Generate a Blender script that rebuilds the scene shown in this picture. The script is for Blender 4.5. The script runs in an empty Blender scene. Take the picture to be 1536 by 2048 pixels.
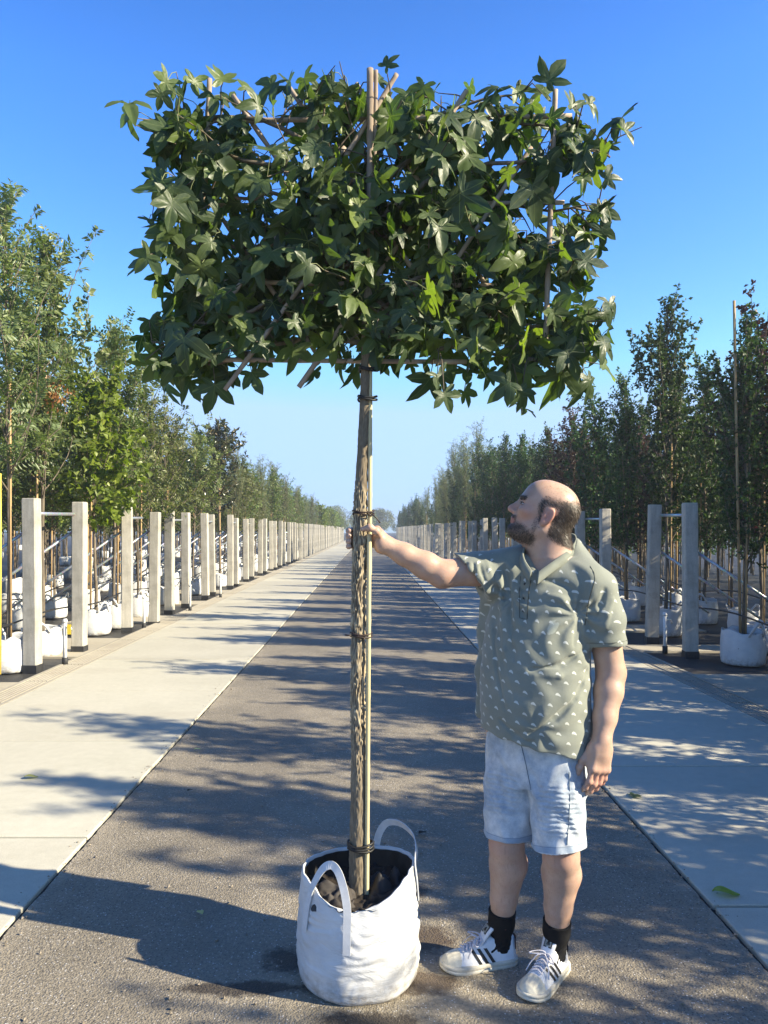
import bpy, math, random
import numpy as np
from mathutils import Vector, Matrix, noise as mnoise

# ------------------------------------------------------------------ camera, sky, sun
scene = bpy.context.scene
COL = scene.collection
F_PX, CX, HY, EYE = 1500.0, 738.0, 1060.0, 1.61      # focal length in photo pixels, vanishing point, eye height

cam_data = bpy.data.cameras.new("camera")
cam = bpy.data.objects.new("camera", cam_data)
COL.objects.link(cam)
cam.location = (0, 0, EYE)
cam.rotation_euler = (math.radians(90), 0, 0)
cam_data.sensor_width = 36.0
cam_data.lens = F_PX / 2048 * 36.0
cam_data.shift_x = (768 - CX) / 2048
cam_data.shift_y = (HY - 1024) / 2048
cam_data.clip_start = 0.05
cam_data.clip_end = 3000
scene.camera = cam

SUN_EL, SUN_AZ = 29.5, 106.5                          # azimuth clockwise from the road's direction (+Y)
e, a = math.radians(SUN_EL), math.radians(SUN_AZ)
SUN_DIR = Vector((math.sin(a) * math.cos(e), math.cos(a) * math.cos(e), math.sin(e)))
world = bpy.data.worlds.new("World")
scene.world = world
world.use_nodes = True
wn, wl = world.node_tree.nodes, world.node_tree.links
bg = wn["Background"]
sky = wn.new("ShaderNodeTexSky")
sky.sky_type = 'NISHITA'
sky.sun_disc = False
sky.sun_elevation = e
sky.sun_rotation = a
sky.altitude = 0
sky.air_density = 1.0
sky.dust_density = 0.2
sky.ozone_density = 3.0
sat = wn.new("ShaderNodeHueSaturation")
sat.inputs["Saturation"].default_value = 1.30
sat.inputs["Hue"].default_value = 0.514
wl.new(sky.outputs[0], sat.inputs["Color"])
cap = wn.new("ShaderNodeMix"); cap.data_type = 'RGBA'; cap.blend_type = 'DARKEN'; cap.inputs[0].default_value = 1.0
wl.new(sat.outputs[0], cap.inputs[6]); cap.inputs[7].default_value = (1.52, 2.30, 3.6, 1)      # the pale horizon keeps its blue
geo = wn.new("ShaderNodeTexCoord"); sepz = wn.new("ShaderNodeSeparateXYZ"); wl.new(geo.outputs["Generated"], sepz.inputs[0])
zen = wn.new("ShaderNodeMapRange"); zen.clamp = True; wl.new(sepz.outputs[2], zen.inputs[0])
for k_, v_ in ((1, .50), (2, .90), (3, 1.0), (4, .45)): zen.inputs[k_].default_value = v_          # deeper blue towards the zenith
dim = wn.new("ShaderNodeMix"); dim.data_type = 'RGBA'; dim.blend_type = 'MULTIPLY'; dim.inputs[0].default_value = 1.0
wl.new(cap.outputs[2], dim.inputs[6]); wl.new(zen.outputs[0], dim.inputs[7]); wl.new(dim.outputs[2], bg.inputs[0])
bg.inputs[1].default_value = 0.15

sun_data = bpy.data.lights.new("sun", 'SUN')
sun_data.energy = 5.0
sun_data.angle = math.radians(0.53)
sun_data.color = (1.0, 0.89, 0.67)
sun = bpy.data.objects.new("sun", sun_data)
COL.objects.link(sun)
sun.rotation_euler = SUN_DIR.to_track_quat('Z', 'Y').to_euler()
sun.location = (8, -2, 8)

vs = scene.view_settings
vs.view_transform = 'Standard'
vs.look = 'None'
vs.exposure = 1.30
vs.gamma = 1.0

# ------------------------------------------------------------------ helpers
def P(px, py, Y):
    """A point of the place at depth Y (metres up the road) seen at photo pixel (px, py)."""
    return np.array(((px - CX) / F_PX * Y, Y, EYE - (py - HY) / F_PX * Y))

def mesh_np(name, V, faces, smooth=True, mats=()):
    """faces: list of (n,k) integer arrays, each possibly with its own k and material index."""
    me = bpy.data.meshes.new(name)
    V = np.asarray(V, dtype=np.float32)
    idx, tot, mi = [], [], []
    for f in faces:
        m = 0
        if isinstance(f, tuple):
            f, m = f
        f = np.asarray(f, dtype=np.int32)
        if len(f) == 0:
            continue
        idx.append(f.ravel())
        tot.append(np.full(len(f), f.shape[1], np.int32))
        mi.append(np.full(len(f), m, np.int32))
    idx = np.concatenate(idx); tot = np.concatenate(tot); mi = np.concatenate(mi)
    start = np.concatenate(([0], np.cumsum(tot)[:-1])).astype(np.int32)
    me.vertices.add(len(V)); me.vertices.foreach_set("co", V.ravel())
    me.loops.add(len(idx)); me.loops.foreach_set("vertex_index", idx)
    me.polygons.add(len(tot))
    me.polygons.foreach_set("loop_start", start)
    me.polygons.foreach_set("loop_total", tot)
    me.polygons.foreach_set("material_index", mi)
    me.polygons.foreach_set("use_smooth", np.full(len(tot), smooth))
    for m in mats:
        me.materials.append(m)
    me.update(calc_edges=True)
    me.validate()
    return me

def attr(me, name, values):
    at = me.attributes.new(name, 'FLOAT', 'POINT')
    at.data.foreach_set("value", np.asarray(values, np.float32))

def attr3(me, name, values):
    at = me.attributes.new(name, 'FLOAT_VECTOR', 'POINT')
    at.data.foreach_set("vector", np.asarray(values, np.float32).ravel())

def link(name, data, parent=None, loc=None):
    o = bpy.data.objects.new(name, data)
    COL.objects.link(o)
    if parent is not None:
        o.parent = parent
    if loc is not None:
        o.location = loc
    return o

def tag(o, label=None, cat=None, group=None, kind=None):
    if label: o["label"] = label
    if cat: o["category"] = cat
    if group: o["group"] = group
    if kind: o["kind"] = kind
    return o

class MB:
    """Collects verts and faces of one mesh."""
    def __init__(self):
        self.V, self.Q, self.T, self.n = [], [], [], 0
    def add(self, V, quads=None, tris=None):
        V = np.asarray(V, float).reshape(-1, 3)
        if quads is not None and len(quads): self.Q.append(np.asarray(quads) + self.n)
        if tris is not None and len(tris): self.T.append(np.asarray(tris) + self.n)
        self.V.append(V); self.n += len(V)
    def box(self, lo, hi):
        x0, y0, z0 = lo; x1, y1, z1 = hi
        self.add([(x0,y0,z0),(x1,y0,z0),(x1,y1,z0),(x0,y1,z0),(x0,y0,z1),(x1,y0,z1),(x1,y1,z1),(x0,y1,z1)],
                 [(0,3,2,1),(4,5,6,7),(0,1,5,4),(1,2,6,5),(2,3,7,6),(3,0,4,7)])
    def tube(self, pts, rad, n=8, cap=True):
        pts = np.asarray(pts, float); m = len(pts)
        rad = np.broadcast_to(np.asarray(rad, float), (m,))
        t = np.gradient(pts, axis=0); t /= np.linalg.norm(t, axis=1)[:, None] + 1e-12
        ref = np.array((0., 0., 1.)) if abs(t[0, 2]) < .9 else np.array((1., 0., 0.))
        ang = np.arange(n) * 2 * math.pi / n
        u = np.cross(t[0], ref); u /= np.linalg.norm(u)
        rings = []
        for i in range(m):
            u = u - t[i] * np.dot(u, t[i]); u /= np.linalg.norm(u) + 1e-12
            v = np.cross(t[i], u)
            rings.append(pts[i] + rad[i] * (np.cos(ang)[:, None] * u + np.sin(ang)[:, None] * v))
        V = np.concatenate(rings)
        i, j = np.meshgrid(np.arange(m - 1), np.arange(n), indexing='ij')
        a_ = (i * n + j).ravel(); b_ = (i * n + (j + 1) % n).ravel()
        Q = np.stack([a_, b_, b_ + n, a_ + n], 1)
        T = None
        if cap:
            V = np.concatenate([V, pts[:1], pts[-1:]])
            k = np.arange(n); k2 = (k + 1) % n
            T = np.concatenate([np.stack([k2, k, np.full(n, m * n)], 1),
                                np.stack([k + (m - 1) * n, k2 + (m - 1) * n, np.full(n, m * n + 1)], 1)])
        self.add(V, Q, T)
    def mesh(self, name, mat, smooth=True):
        f = []
        if self.Q: f.append(np.concatenate(self.Q))
        if self.T: f.append(np.concatenate(self.T))
        return mesh_np(name, np.concatenate(self.V), f, smooth, (mat,) if mat else ())
    def obj(self, name, mat, parent=None, smooth=True, loc=None):
        return link(name, self.mesh(name, mat, smooth), parent, loc)

def empty(name, loc):
    o = bpy.data.objects.new(name, None)
    o.empty_display_size = 0.1
    COL.objects.link(o)
    o.location = loc
    return o

def bevel(o, w, seg=2):
    m = o.modifiers.new("bevel", 'BEVEL'); m.width = w; m.segments = seg; m.limit_method = 'ANGLE'
    return o

# ------------------------------------------------------------------ materials
class NT:
    """Small wrapper for writing node trees."""
    def __init__(self, name):
        self.m = bpy.data.materials.new(name); self.m.use_nodes = True
        self.t = self.m.node_tree; self.b = self.t.nodes["Principled BSDF"]; self.out = self.t.nodes["Material Output"]
    def n(self, kind, **kw):
        nd = self.t.nodes.new(kind)
        for k, v in kw.items():
            setattr(nd, k, v)
        return nd
    def sock(self, inp, v):
        if isinstance(v, bpy.types.NodeSocket): self.t.links.new(v, inp)
        elif isinstance(v, (tuple, list)) and len(v) == 3 and inp.type == 'RGBA': inp.default_value = (*v, 1)
        else: inp.default_value = v
    def coord(self, which="Object"):
        return self.n("ShaderNodeTexCoord").outputs[which]
    def mapping(self, vec, scale=(1, 1, 1), loc=(0, 0, 0), rot=(0, 0, 0)):
        nd = self.n("ShaderNodeMapping"); self.sock(nd.inputs[0], vec)
        nd.inputs["Scale"].default_value = scale; nd.inputs["Location"].default_value = loc; nd.inputs["Rotation"].default_value = rot
        return nd.outputs[0]
    def noise(self, vec, scale, detail=4, rough=.55, dist=0):
        nd = self.n("ShaderNodeTexNoise"); self.sock(nd.inputs["Vector"], vec)
        nd.inputs["Scale"].default_value = scale; nd.inputs["Detail"].default_value = detail
        nd.inputs["Roughness"].default_value = rough; nd.inputs["Distortion"].default_value = dist
        return nd.outputs[0]
    def voro(self, vec, scale, feature='F1', out="Distance", rand=1.0):
        nd = self.n("ShaderNodeTexVoronoi", feature=feature); self.sock(nd.inputs["Vector"], vec)
        nd.inputs["Scale"].default_value = scale
        nd.inputs["Randomness"].default_value = rand
        return nd.outputs[out]
    def math(self, op, a, b=0.0, c=0.0, clamp=False):
        nd = self.n("ShaderNodeMath", operation=op, use_clamp=clamp)
        self.sock(nd.inputs[0], a); self.sock(nd.inputs[1], b); self.sock(nd.inputs[2], c)
        return nd.outputs[0]
    def ramp(self, fac, stops, interp='LINEAR'):
        nd = self.n("ShaderNodeValToRGB"); self.sock(nd.inputs[0], fac)
        cr = nd.color_ramp; cr.interpolation = interp
        while len(cr.elements) < len(stops): cr.elements.new(0.5)
        for el, (p, c) in zip(cr.elements, stops):
            el.position = p; el.color = (*c, 1) if len(c) == 3 else c
        return nd.outputs[0]
    def fade(self, v, lo, hi):
        nd = self.n("ShaderNodeMapRange"); nd.clamp = True
        self.sock(nd.inputs[0], v); nd.inputs[1].default_value = lo; nd.inputs[2].default_value = hi
        return nd.outputs[0]
    def mix(self, fac, a, b, blend='MIX'):
        nd = self.n("ShaderNodeMix", data_type='RGBA', blend_type=blend)
        self.sock(nd.inputs[0], fac); self.sock(nd.inputs[6], a); self.sock(nd.inputs[7], b)
        return nd.outputs[2]
    def attr(self, name, out="Fac"):
        nd = self.n("ShaderNodeAttribute"); nd.attribute_name = name
        return nd.outputs[out]
    def sep(self, vec):
        nd = self.n("ShaderNodeSeparateXYZ"); self.sock(nd.inputs[0], vec)
        return nd.outputs
    def comb(self, x=0., y=0., z=0.):
        nd = self.n("ShaderNodeCombineXYZ")
        for i, v in enumerate((x, y, z)): self.sock(nd.inputs[i], v)
        return nd.outputs[0]
    def bump(self, h, strength=.5, dist=.01):
        nd = self.n("ShaderNodeBump"); self.sock(nd.inputs["Height"], h)
        nd.inputs["Strength"].default_value = strength; nd.inputs["Distance"].default_value = dist
        self.t.links.new(nd.outputs[0], self.b.inputs["Normal"])
        return nd.outputs[0]
    def set(self, **kw):
        names = dict(col="Base Color", rough="Roughness", spec="Specular IOR Level", metal="Metallic", sheen="Sheen Weight",
                     sss="Subsurface Weight", sssr="Subsurface Radius", ssss="Subsurface Scale", coat="Coat Weight")
        for k, v in kw.items():
            self.sock(self.b.inputs[names[k]], v)
        return self
    def random(self):
        return self.n("ShaderNodeObjectInfo").outputs["Random"]

def plain(name, col, rough=.7, var=.12, scale=20, bump=0., bscale=80, spec=.4):
    t = NT(name); c = t.coord()
    nz = t.noise(c, scale, 5)
    lo = tuple(x * (1 - var) for x in col); hi = tuple(min(1, x * (1 + var)) for x in col)
    t.set(col=t.ramp(nz, [(.3, lo), (.7, hi)]), rough=rough, spec=spec)
    if bump: t.bump(t.noise(c, bscale, 4), bump, .003)
    return t.m
# ------------------------------------------------------------------ the ground, the road and the paving
def mat_asphalt():
    t = NT("asphalt"); c = t.coord()
    big = t.noise(c, .55, 4, .6); mid = t.noise(c, 3.2, 5, .65)
    fine = t.noise(c, 70, 3, .6)
    dust = t.math('ADD', t.math('MULTIPLY', big, .55), t.math('MULTIPLY', mid, .45))
    base = t.ramp(dust, [(.34, (.225, .195, .146)), (.52, (.31, .268, .202)), (.70, (.42, .36, .265))])
    base = t.mix(t.fade(fine, .35, .68), t.mix(1, base, (.60, .60, .60), 'MULTIPLY'), base)
    v = t.n("ShaderNodeTexVoronoi"); t.sock(v.inputs["Vector"], c); v.inputs["Scale"].default_value = 130
    cell = t.sep(v.outputs["Color"])
    chip = t.math('MULTIPLY', t.math('GREATER_THAN', cell[0], .82), t.math('LESS_THAN', v.outputs["Distance"], .42))
    chipcol = t.ramp(cell[1], [(0, (.16, .14, .12)), (.5, (.42, .39, .35)), (1, (.62, .60, .57))])
    base = t.mix(t.math('MULTIPLY', chip, .85), base, chipcol)
    dark = t.math('MULTIPLY', t.math('LESS_THAN', cell[2], .16), t.math('LESS_THAN', v.outputs["Distance"], .36))
    base = t.mix(t.math('MULTIPLY', dark, .7), base, (.03, .028, .026))
    xs_ = t.sep(c)[0]
    wear = t.math('MULTIPLY', t.fade(t.math('ABSOLUTE', t.math('SUBTRACT', t.math('ABSOLUTE', xs_), .78)), .34, .06), t.fade(t.noise(t.mapping(c, (1.4, .12, 1)), 1.2, 5, .6), .40, .66))
    base = t.mix(t.math('MULTIPLY', wear, .38), base, (.12, .105, .088))
    edge = t.math('MULTIPLY', t.fade(t.math('ABSOLUTE', xs_), 1.30, 1.45), t.fade(t.noise(c, 6, 5, .7), .42, .62))
    base = t.mix(t.math('MULTIPLY', edge, .55), base, (.42, .36, .27))
    # damp soil spilt round the bag
    xyz = t.sep(c)
    def blot(x, y, rx, ry, s):
        dx = t.math('DIVIDE', t.math('SUBTRACT', xyz[0], x), rx); dy = t.math('DIVIDE', t.math('SUBTRACT', xyz[1], y), ry)
        r = t.math('SQRT', t.math('ADD', t.math('MULTIPLY', dx, dx), t.math('MULTIPLY', dy, dy)))
        r = t.math('ADD', r, t.math('MULTIPLY', t.math('SUBTRACT', t.noise(c, s, 5, .7), .5), 2.2))
        nd = t.n("ShaderNodeMapRange"); nd.clamp = True
        t.sock(nd.inputs[0], r); nd.inputs[1].default_value = 1.0; nd.inputs[2].default_value = .55
        return nd.outputs[0]
    for x, y, rx, ry, s, col in ((-.43, 2.63, .27, .05, 9, (.028, .022, .018)), (-.30, 2.80, .12, .10, 11, (.035, .028, .022)),
                                 (.16, 3.35, .13, .10, 12, (.03, .024, .02)), (.22, 2.95, .14, .13, 10, (.075, .052, .034)),
                                 (.20, 2.66, .17, .08, 12, (.085, .06, .04)), (.0, 2.46, .22, .05, 14, (.04, .032, .026))):
        base = t.mix(t.math('MULTIPLY', blot(x, y, rx, ry, s), .88), base, col)
    rough = t.ramp(fine, [(.3, (.62,) * 3), (.7, (.9,) * 3)])
    t.set(col=base, rough=rough, spec=.45)
    h = t.math('ADD', t.math('MULTIPLY', t.math('SUBTRACT', 1, v.outputs["Distance"]), .7), t.math('MULTIPLY', fine, .8))
    t.bump(h, .75, .006)
    return t.m

def mat_concrete(name, lo, hi, stain=(.30, .26, .20), slabs=False):
    t = NT(name); c = t.coord()
    n1 = t.noise(c, .9, 6, .6); n2 = t.noise(c, 14, 6, .7); n3 = t.noise(c, 160, 2, .5)
    col = t.ramp(t.math('ADD', t.math('MULTIPLY', n1, .6), t.math('MULTIPLY', n2, .4)), [(.36, lo), (.66, hi)])
    st = t.fade(t.noise(t.mapping(c, (.35, 1.3, 1)), 1.1, 6, .62), .56, .80)
    col = t.mix(t.math('MULTIPLY', st, .45), col, stain)
    if slabs:
        isl = t.n('ShaderNodeNewGeometry').outputs['Random Per Island']
        col = t.mix(1, col, t.ramp(isl, [(0, (.86, .86, .87)), (.5, (.98, .97, .95)), (1, (1.04, 1.04, 1.02))]), 'MULTIPLY')
        big = t.fade(t.noise(c, .45, 5, .6), .5, .75); col = t.mix(t.math('MULTIPLY', big, .3), col, (.36, .33, .27))
    pits = t.math('LESS_THAN', t.voro(c, 55), .10)
    pits = t.math('MULTIPLY', pits, t.fade(t.noise(c, 4, 3), .5, .7))
    col = t.mix(t.math('MULTIPLY', pits, .5), col, (.12, .11, .09))
    col = t.mix(.16, col, n3, 'OVERLAY')
    t.set(col=col, rough=.82, spec=.35)
    t.bump(t.math('ADD', t.math('MULTIPLY', n3, .5), n2), .22, .004)
    return t.m

def mat_membrane():
    t = NT("weed_fabric"); c = t.coord()
    n1 = t.noise(c, 1.2, 6, .6); n2 = t.noise(c, 22, 5, .7)
    col = t.ramp(n1, [(.35, (.022, .022, .023)), (.55, (.042, .041, .040)), (.74, (.115, .095, .070))])
    lit = t.math('MULTIPLY', t.math('LESS_THAN', t.voro(c, 26), .16), t.fade(n2, .48, .62))
    col = t.mix(t.math('MULTIPLY', lit, .8), col, (.22, .13, .07))
    t.set(col=col, rough=.6, spec=.4); t.bump(n2, .5, .02)
    return t.m

M_ASPH = mat_asphalt()
M_PAVE = mat_concrete("pale_concrete", (.43, .41, .335), (.54, .515, .43), slabs=True)
M_JOINT = plain("joint_dirt", (.03, .028, .025), .95, .4)
M_FABRIC = mat_membrane()
M_DRAIN = mat_concrete("drain_concrete", (.30, .27, .22), (.42, .385, .31), (.20, .16, .11))
M_PAD = mat_concrete("sandy_concrete", (.36, .32, .25), (.48, .43, .33))

def sheet(name, x0, x1, y0, y1, z, mat, nx=1, ny=1):
    xs, ys = np.linspace(x0, x1, nx + 1), np.linspace(y0, y1, ny + 1)
    X, Y = np.meshgrid(xs, ys, indexing='ij')
    V = np.stack([X.ravel(), Y.ravel(), np.full(X.size, z)], 1)
    i, j = np.meshgrid(np.arange(nx), np.arange(ny), indexing='ij')
    a_ = (i * (ny + 1) + j).ravel()
    return link(name, mesh_np(name, V, [np.stack([a_, a_ + ny + 1, a_ + ny + 2, a_ + 1], 1)], False, (mat,)))

tag(sheet("ground", -300, 300, -60, 425, -.03, M_FABRIC), kind="structure")
tag(sheet("joint_bed", -3.5, 3.5, -14, 420, -.016, M_JOINT), kind="structure")

# asphalt strip with slightly ragged edges
rs = random.Random(4)
ys = np.concatenate([np.arange(-14, 9, .025), np.arange(9, 40, .12), np.arange(40, 421, 4.)])
def rag(y, s): return .010 * mnoise.noise((y * 7, s, 0)) + .007 * mnoise.noise((y * 31, s, 3))
V, Q = [], []
for k, y in enumerate(ys):
    V += [(-1.450 + rag(y, 1), y, 0), (0, y, .004), (1.450 + rag(y, 9), y, 0)]
    if k: b = 3 * k; Q += [(b - 3, b - 2, b + 1, b), (b - 2, b - 1, b + 2, b + 1)]
tag(link("road", mesh_np("road", np.array(V), [np.array(Q)], True, (M_ASPH,))), kind="structure")

def pavement(x0, x1, y_off, L, z):
    m = MB(); y = -14 + y_off
    while y < 420:
        g = .010
        m.box((x0, y + g, -.15), (x1, y + L - g, z + rs.uniform(-.0015, .0015)))
        y += L
    o = m.obj("pavement", M_PAVE, smooth=False)
    bevel(o, .006, 2)
    return tag(o, kind="structure")
pavement(-3.36, -1.472, .02, 1.79, .006)
pavement(1.472, 3.30, .10, 1.90, .006)

# slotted drain channels beside the posts
for x0, x1 in ((-3.70, -3.37), (3.31, 3.62)):
    m = MB(); w = (x1 - x0)
    y = -10.0
    while y < 150:
        m.box((x0, y + .004, -.1), (x0 + .045, y + .996, .004)); m.box((x1 - .045, y + .004, -.1), (x1, y + .996, .004))
        for k in range(5):
            xa = x0 + .058 + k * (w - .116) / 5
            m.box((xa, y + .012, -.1), (xa + (w - .116) / 5 - .014, y + .988, .0))
        y += 1.0
    tag(m.obj("drain_channel", M_DRAIN, smooth=False), kind="structure")

# sandy concrete pads between the strips of weed fabric
m = MB()
for y0, y1 in ((5.6, 7.95), (9.55, 11.2), (13.1, 14.2), (16.3, 17.1), (19.3, 20.2), (22.5, 23.3), (25.6, 26.4), (29, 30), (33, 34)):
    m.box((-5.3, y0, -.2), (-3.72, y1, -.004))
tag(m.obj("concrete_apron", M_PAD, smooth=False), kind="structure")
m = MB()
for y0, y1 in ((2.0, 8.4), (10.0, 10.55), (12.0, 12.8), (15.4, 16.0), (18.8, 19.4)):
    m.box((3.64, y0, -.2), (5.4, y1, -.004))
tag(m.obj("concrete_apron", M_PAD, smooth=False), kind="structure")

# ------------------------------------------------------------------ concrete posts, rails and braces
def mat_post():
    t = NT("cast_concrete_post"); c = t.coord(); r = t.random()
    n1 = t.noise(t.mapping(c, (6, 6, 1.2)), 2.2, 6, .65); n2 = t.noise(c, 60, 4, .7)
    n3 = t.noise(c, 5, 5, .6)
    col = t.ramp(n1, [(.32, (.37, .35, .30)), (.52, (.455, .43, .375)), (.72, (.545, .52, .455))])
    col = t.mix(t.math('MULTIPLY', t.fade(n3, .48, .72), .6), col, (.25, .235, .20))
    col = t.mix(.2, col, n2, 'OVERLAY')
    pits = t.math('LESS_THAN', t.voro(c, 38), .13)
    col = t.mix(t.math('MULTIPLY', pits, .4), col, (.14, .13, .115))
    col = t.mix(1, col, t.ramp(r, [(0, (.88, .88, .87)), (1, (1.06, 1.05, 1.04))]), 'MULTIPLY')
    t.set(col=col, rough=.85, spec=.3); t.bump(t.math('ADD', n2, n1), .3, .004)
    return t.m
def mat_galv():
    t = NT("galvanised_steel"); c = t.coord()
    v = t.voro(c, 45, out="Color"); 
    t.set(col=t.mix(.25, (.52, .54, .56), v, 'OVERLAY'), rough=.42, metal=.75)
    return t.m
M_POST, M_GALV = mat_post(), mat_galv()
M_SLEEVE = plain("black_sleeve", (.028, .028, .029), .6, .3)

def post_mesh(seed, H=2.0, w=.165, d=.15):
    r = random.Random(seed); c = .012
    m = MB(); prof = [(-w/2 + c, -d/2), (w/2 - c, -d/2), (w/2, -d/2 + c), (w/2, d/2 - c), (w/2 - c, d/2), (-w/2 + c, d/2), (-w/2, d/2 - c), (-w/2, -d/2 + c)]
    zs = np.concatenate([np.linspace(-.25, H - .02, 14), [H - .006, H]])
    V = []
    for z in zs:
        s = 1 if z < H - .01 else (.975 if z < H else .93)
        jx, jy = r.gauss(0, .0012), r.gauss(0, .0012)
        V += [(x * s + jx, y * s + jy, z) for x, y in prof]
    n = 8; Q = []
    for i in range(len(zs) - 1):
        for j in range(n): Q.append((i*n + j, i*n + (j+1) % n, (i+1)*n + (j+1) % n, (i+1)*n + j))
    top = [tuple((len(zs) - 1) * n + k for k in range(n))]
    return mesh_np("concrete_post", np.array(V), [np.array(Q), np.array(top)], False, (M_POST,))
POSTS = [post_mesh(s) for s in range(4)]
sl = MB(); sl.box((-.0855, -.078, -.05), (.0855, .078, .075)); SLEEVE = sl.mesh("base_sleeve", M_SLEEVE, False)

rail_m, brace_m = {}, {}
def pipe_obj(name, a_, b_, r, mat, label, cat, group):
    a_, b_ = np.array(a_, float), np.array(b_, float)
    m = MB(); m.tube([np.zeros(3), (b_ - a_) * .5, b_ - a_], r, 10)
    return tag(m.obj(name, mat, loc=Vector(a_)), label, cat, group)

posts_left = [8.62, 10.0, 12.07, 13.05, 14.6, 15.8, 17.55, 18.6]
y = 20.7
while y < 112: posts_left += [y, y + 1.1]; y += 3.02
posts_right = [9.62, 10.82, 13.0, 14.4]
y = 16.6
while y < 112: posts_right += [y, y + 1.15]; y += 3.2
ORD = ["first", "second", "third", "fourth", "fifth", "sixth", "seventh", "eighth", "ninth", "tenth"]
pr = random.Random(11)
for side, xs, ylist in (("left", -3.86, posts_left), ("right", 4.10, posts_right)):
    seen = 0
    for k, y in enumerate(ylist):
        x = xs + pr.uniform(-.035, .035)
        if side == "left" and k == 3: x = -3.74
        o = link("concrete_post", POSTS[k % 4], None, (x, y, pr.uniform(-.03, .012) - (.03 if (side == 'left' and k in (2, 3)) else 0)))
        o.rotation_euler = (pr.gauss(0, .008), pr.gauss(0, .009), pr.gauss(0, .07)); o.scale = (1, 1, pr.uniform(.985, 1.012))
        o["category"] = "post"; o["group"] = f"concrete posts along the {side} edge of the road"
        if y > 8:
            nth = seen; seen += 1
            if nth == 0: o["label"] = f"square pale concrete post on the {side} roadside, the nearest and widest one there"
            elif nth < 10: o["label"] = f"square pale concrete post, {ORD[nth]} from the camera in the row on the {side}"
            elif side == "left": o["label"] = "small far pale concrete post in the sunlit fence-like row beside left pavement"
            else: o["label"] = "small far grey concrete post in the shaded fence-like row beside right pavement"
        else: o["label"] = "grey concrete post of the right roadside row, standing nearer than the man"
        if y < 40:
            b = link("base_sleeve", SLEEVE, o)
        if k % 2 == 0 and k + 1 < len(ylist) and y < 70:
            dz = 1.80
            if y > 8:
                lab = (f"grey steel pipe joining the tops of the {'two' if seen < 2 else ORD[(seen-1)//2]} nearest pair of posts on the {side}"
                       if seen < 2 else f"grey steel pipe between posts of the {ORD[min(9,(seen-1)//2)]} pair on the {side}") if (seen - 1)//2 < 10 and y < 42 else f"thin grey pipe between far posts of the {side} row"
                if seen < 2: lab = f"grey steel pipe joining the nearest pair of concrete posts on the {side}"
            else: lab = "grey steel pipe joining roadside posts nearer than the man"
            off = .05 if side == "left" else -.05
            pipe_obj("steel_rail", (x - off, y + .03, dz), (x - off, ylist[k+1] - .03, dz + .02), .022, M_GALV, lab, "pipe", f"steel pipes joining the {side} posts")
        if side == "left" and y < 40:
            pipe_obj("steel_brace", (x - .05, y + .02, 1.62), (x - 2.35, y - .1, .0), .020, M_GALV,
                     f"sloping grey steel brace running down from the {ORD[k]} post of the sunlit row" if k < 10 else "small sloping steel brace behind far sunlit posts",
                     "brace", "sloping braces behind the posts")
        if side == "right" and 8 < y < 20:
            pipe_obj("steel_brace", (x + .05, y + .02, 1.35), (x + 1.7, y - .2, .2), .020, M_GALV,
                     f"sloping grey steel brace in deep shade behind the {ORD[seen-1]} post on the right", "brace", "sloping braces behind the posts")

# irrigation standpipes by the posts
M_PVC = plain("white_plastic", (.66, .66, .64), .45, .08)
M_YEL = plain("yellow_plastic", (.75, .55, .05), .5, .1)
def standpipe(px, py, Y, h, label, ytag=False):
    x = (px - CX) / F_PX * Y
    r = empty("standpipe", (x, Y, -.02)); tag(r, label, "pipe", "water standpipes between the posts")
    m = MB(); m.tube([(0, 0, 0), (0, 0, h * .6), (0, 0, h)], .024, 12); m.tube([(0, 0, h), (0, 0, h + .02), (0, 0, h + .045)], [.03, .03, .022], 12)
    m.obj("pipe", M_PVC, r)
    m = MB(); m.tube([(0, 0, -.0), (0, 0, .05), (0, 0, .10)], .034, 12); m.obj("base_sleeve", M_SLEEVE, r)
    m = MB(); m.tube([(.02, 0, h - .05), (.07, -.005, h - .055), (.09, -.01, h - .10)], .010, 8); m.obj("tap", M_GALV, r)
    if ytag:
        m = MB(); m.box((.035, -.03, h - .14), (.085, -.026, h - .02)); bevel(m.obj("plastic_tag", M_YEL, r, False), .004)
standpipe(130, 1330, 9.0, .52, "white water standpipe with yellow tag between the two nearest sunlit posts", True)
standpipe(288, 1257, 12.35, .50, "slim white standpipe between the third and fourth sunlit posts")
standpipe(380, 1222, 15.0, .50, "slim white standpipe between the fifth and sixth sunlit posts")
standpipe(441, 1195, 17.95, .50, "slim white standpipe between the seventh and eighth sunlit posts")
standpipe(1330, 1308, 9.9, .50, "white standpipe in shade between the two nearest posts on the right")

# irrigation hoses running along the tree rows
M_HOSE = plain("black_hose", (.02, .02, .021), .5, .3)
def hose(x, z, y0, y1, sag, label, amp=.05):
    r = random.Random(int(x * 100)); ph = r.uniform(0, 6)
    pts = [(x + amp * math.sin(t * 1.3 + ph) * .4, t, z + sag * math.sin(t * 2.1 + ph)) for t in np.arange(y0, y1, .35)]
    m = MB(); m.tube(pts, .011, 6)
    tag(m.obj("irrigation_hose", M_HOSE), label, "hose", "irrigation hoses along the tree rows")
hose(-4.05, .56, 5.5, 46, .03, "black irrigation hose strung low along the sunlit tree row")
hose(-5.2, .62, 6, 46, .05, "black irrigation hose behind the first row of sunlit trees")
hose(4.38, .58, 6.5, 46, .03, "black irrigation hose strung low along the shaded tree row")
hose(5.4, .66, 6.5, 46, .05, "black irrigation hose deeper in the shaded trees")

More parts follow.
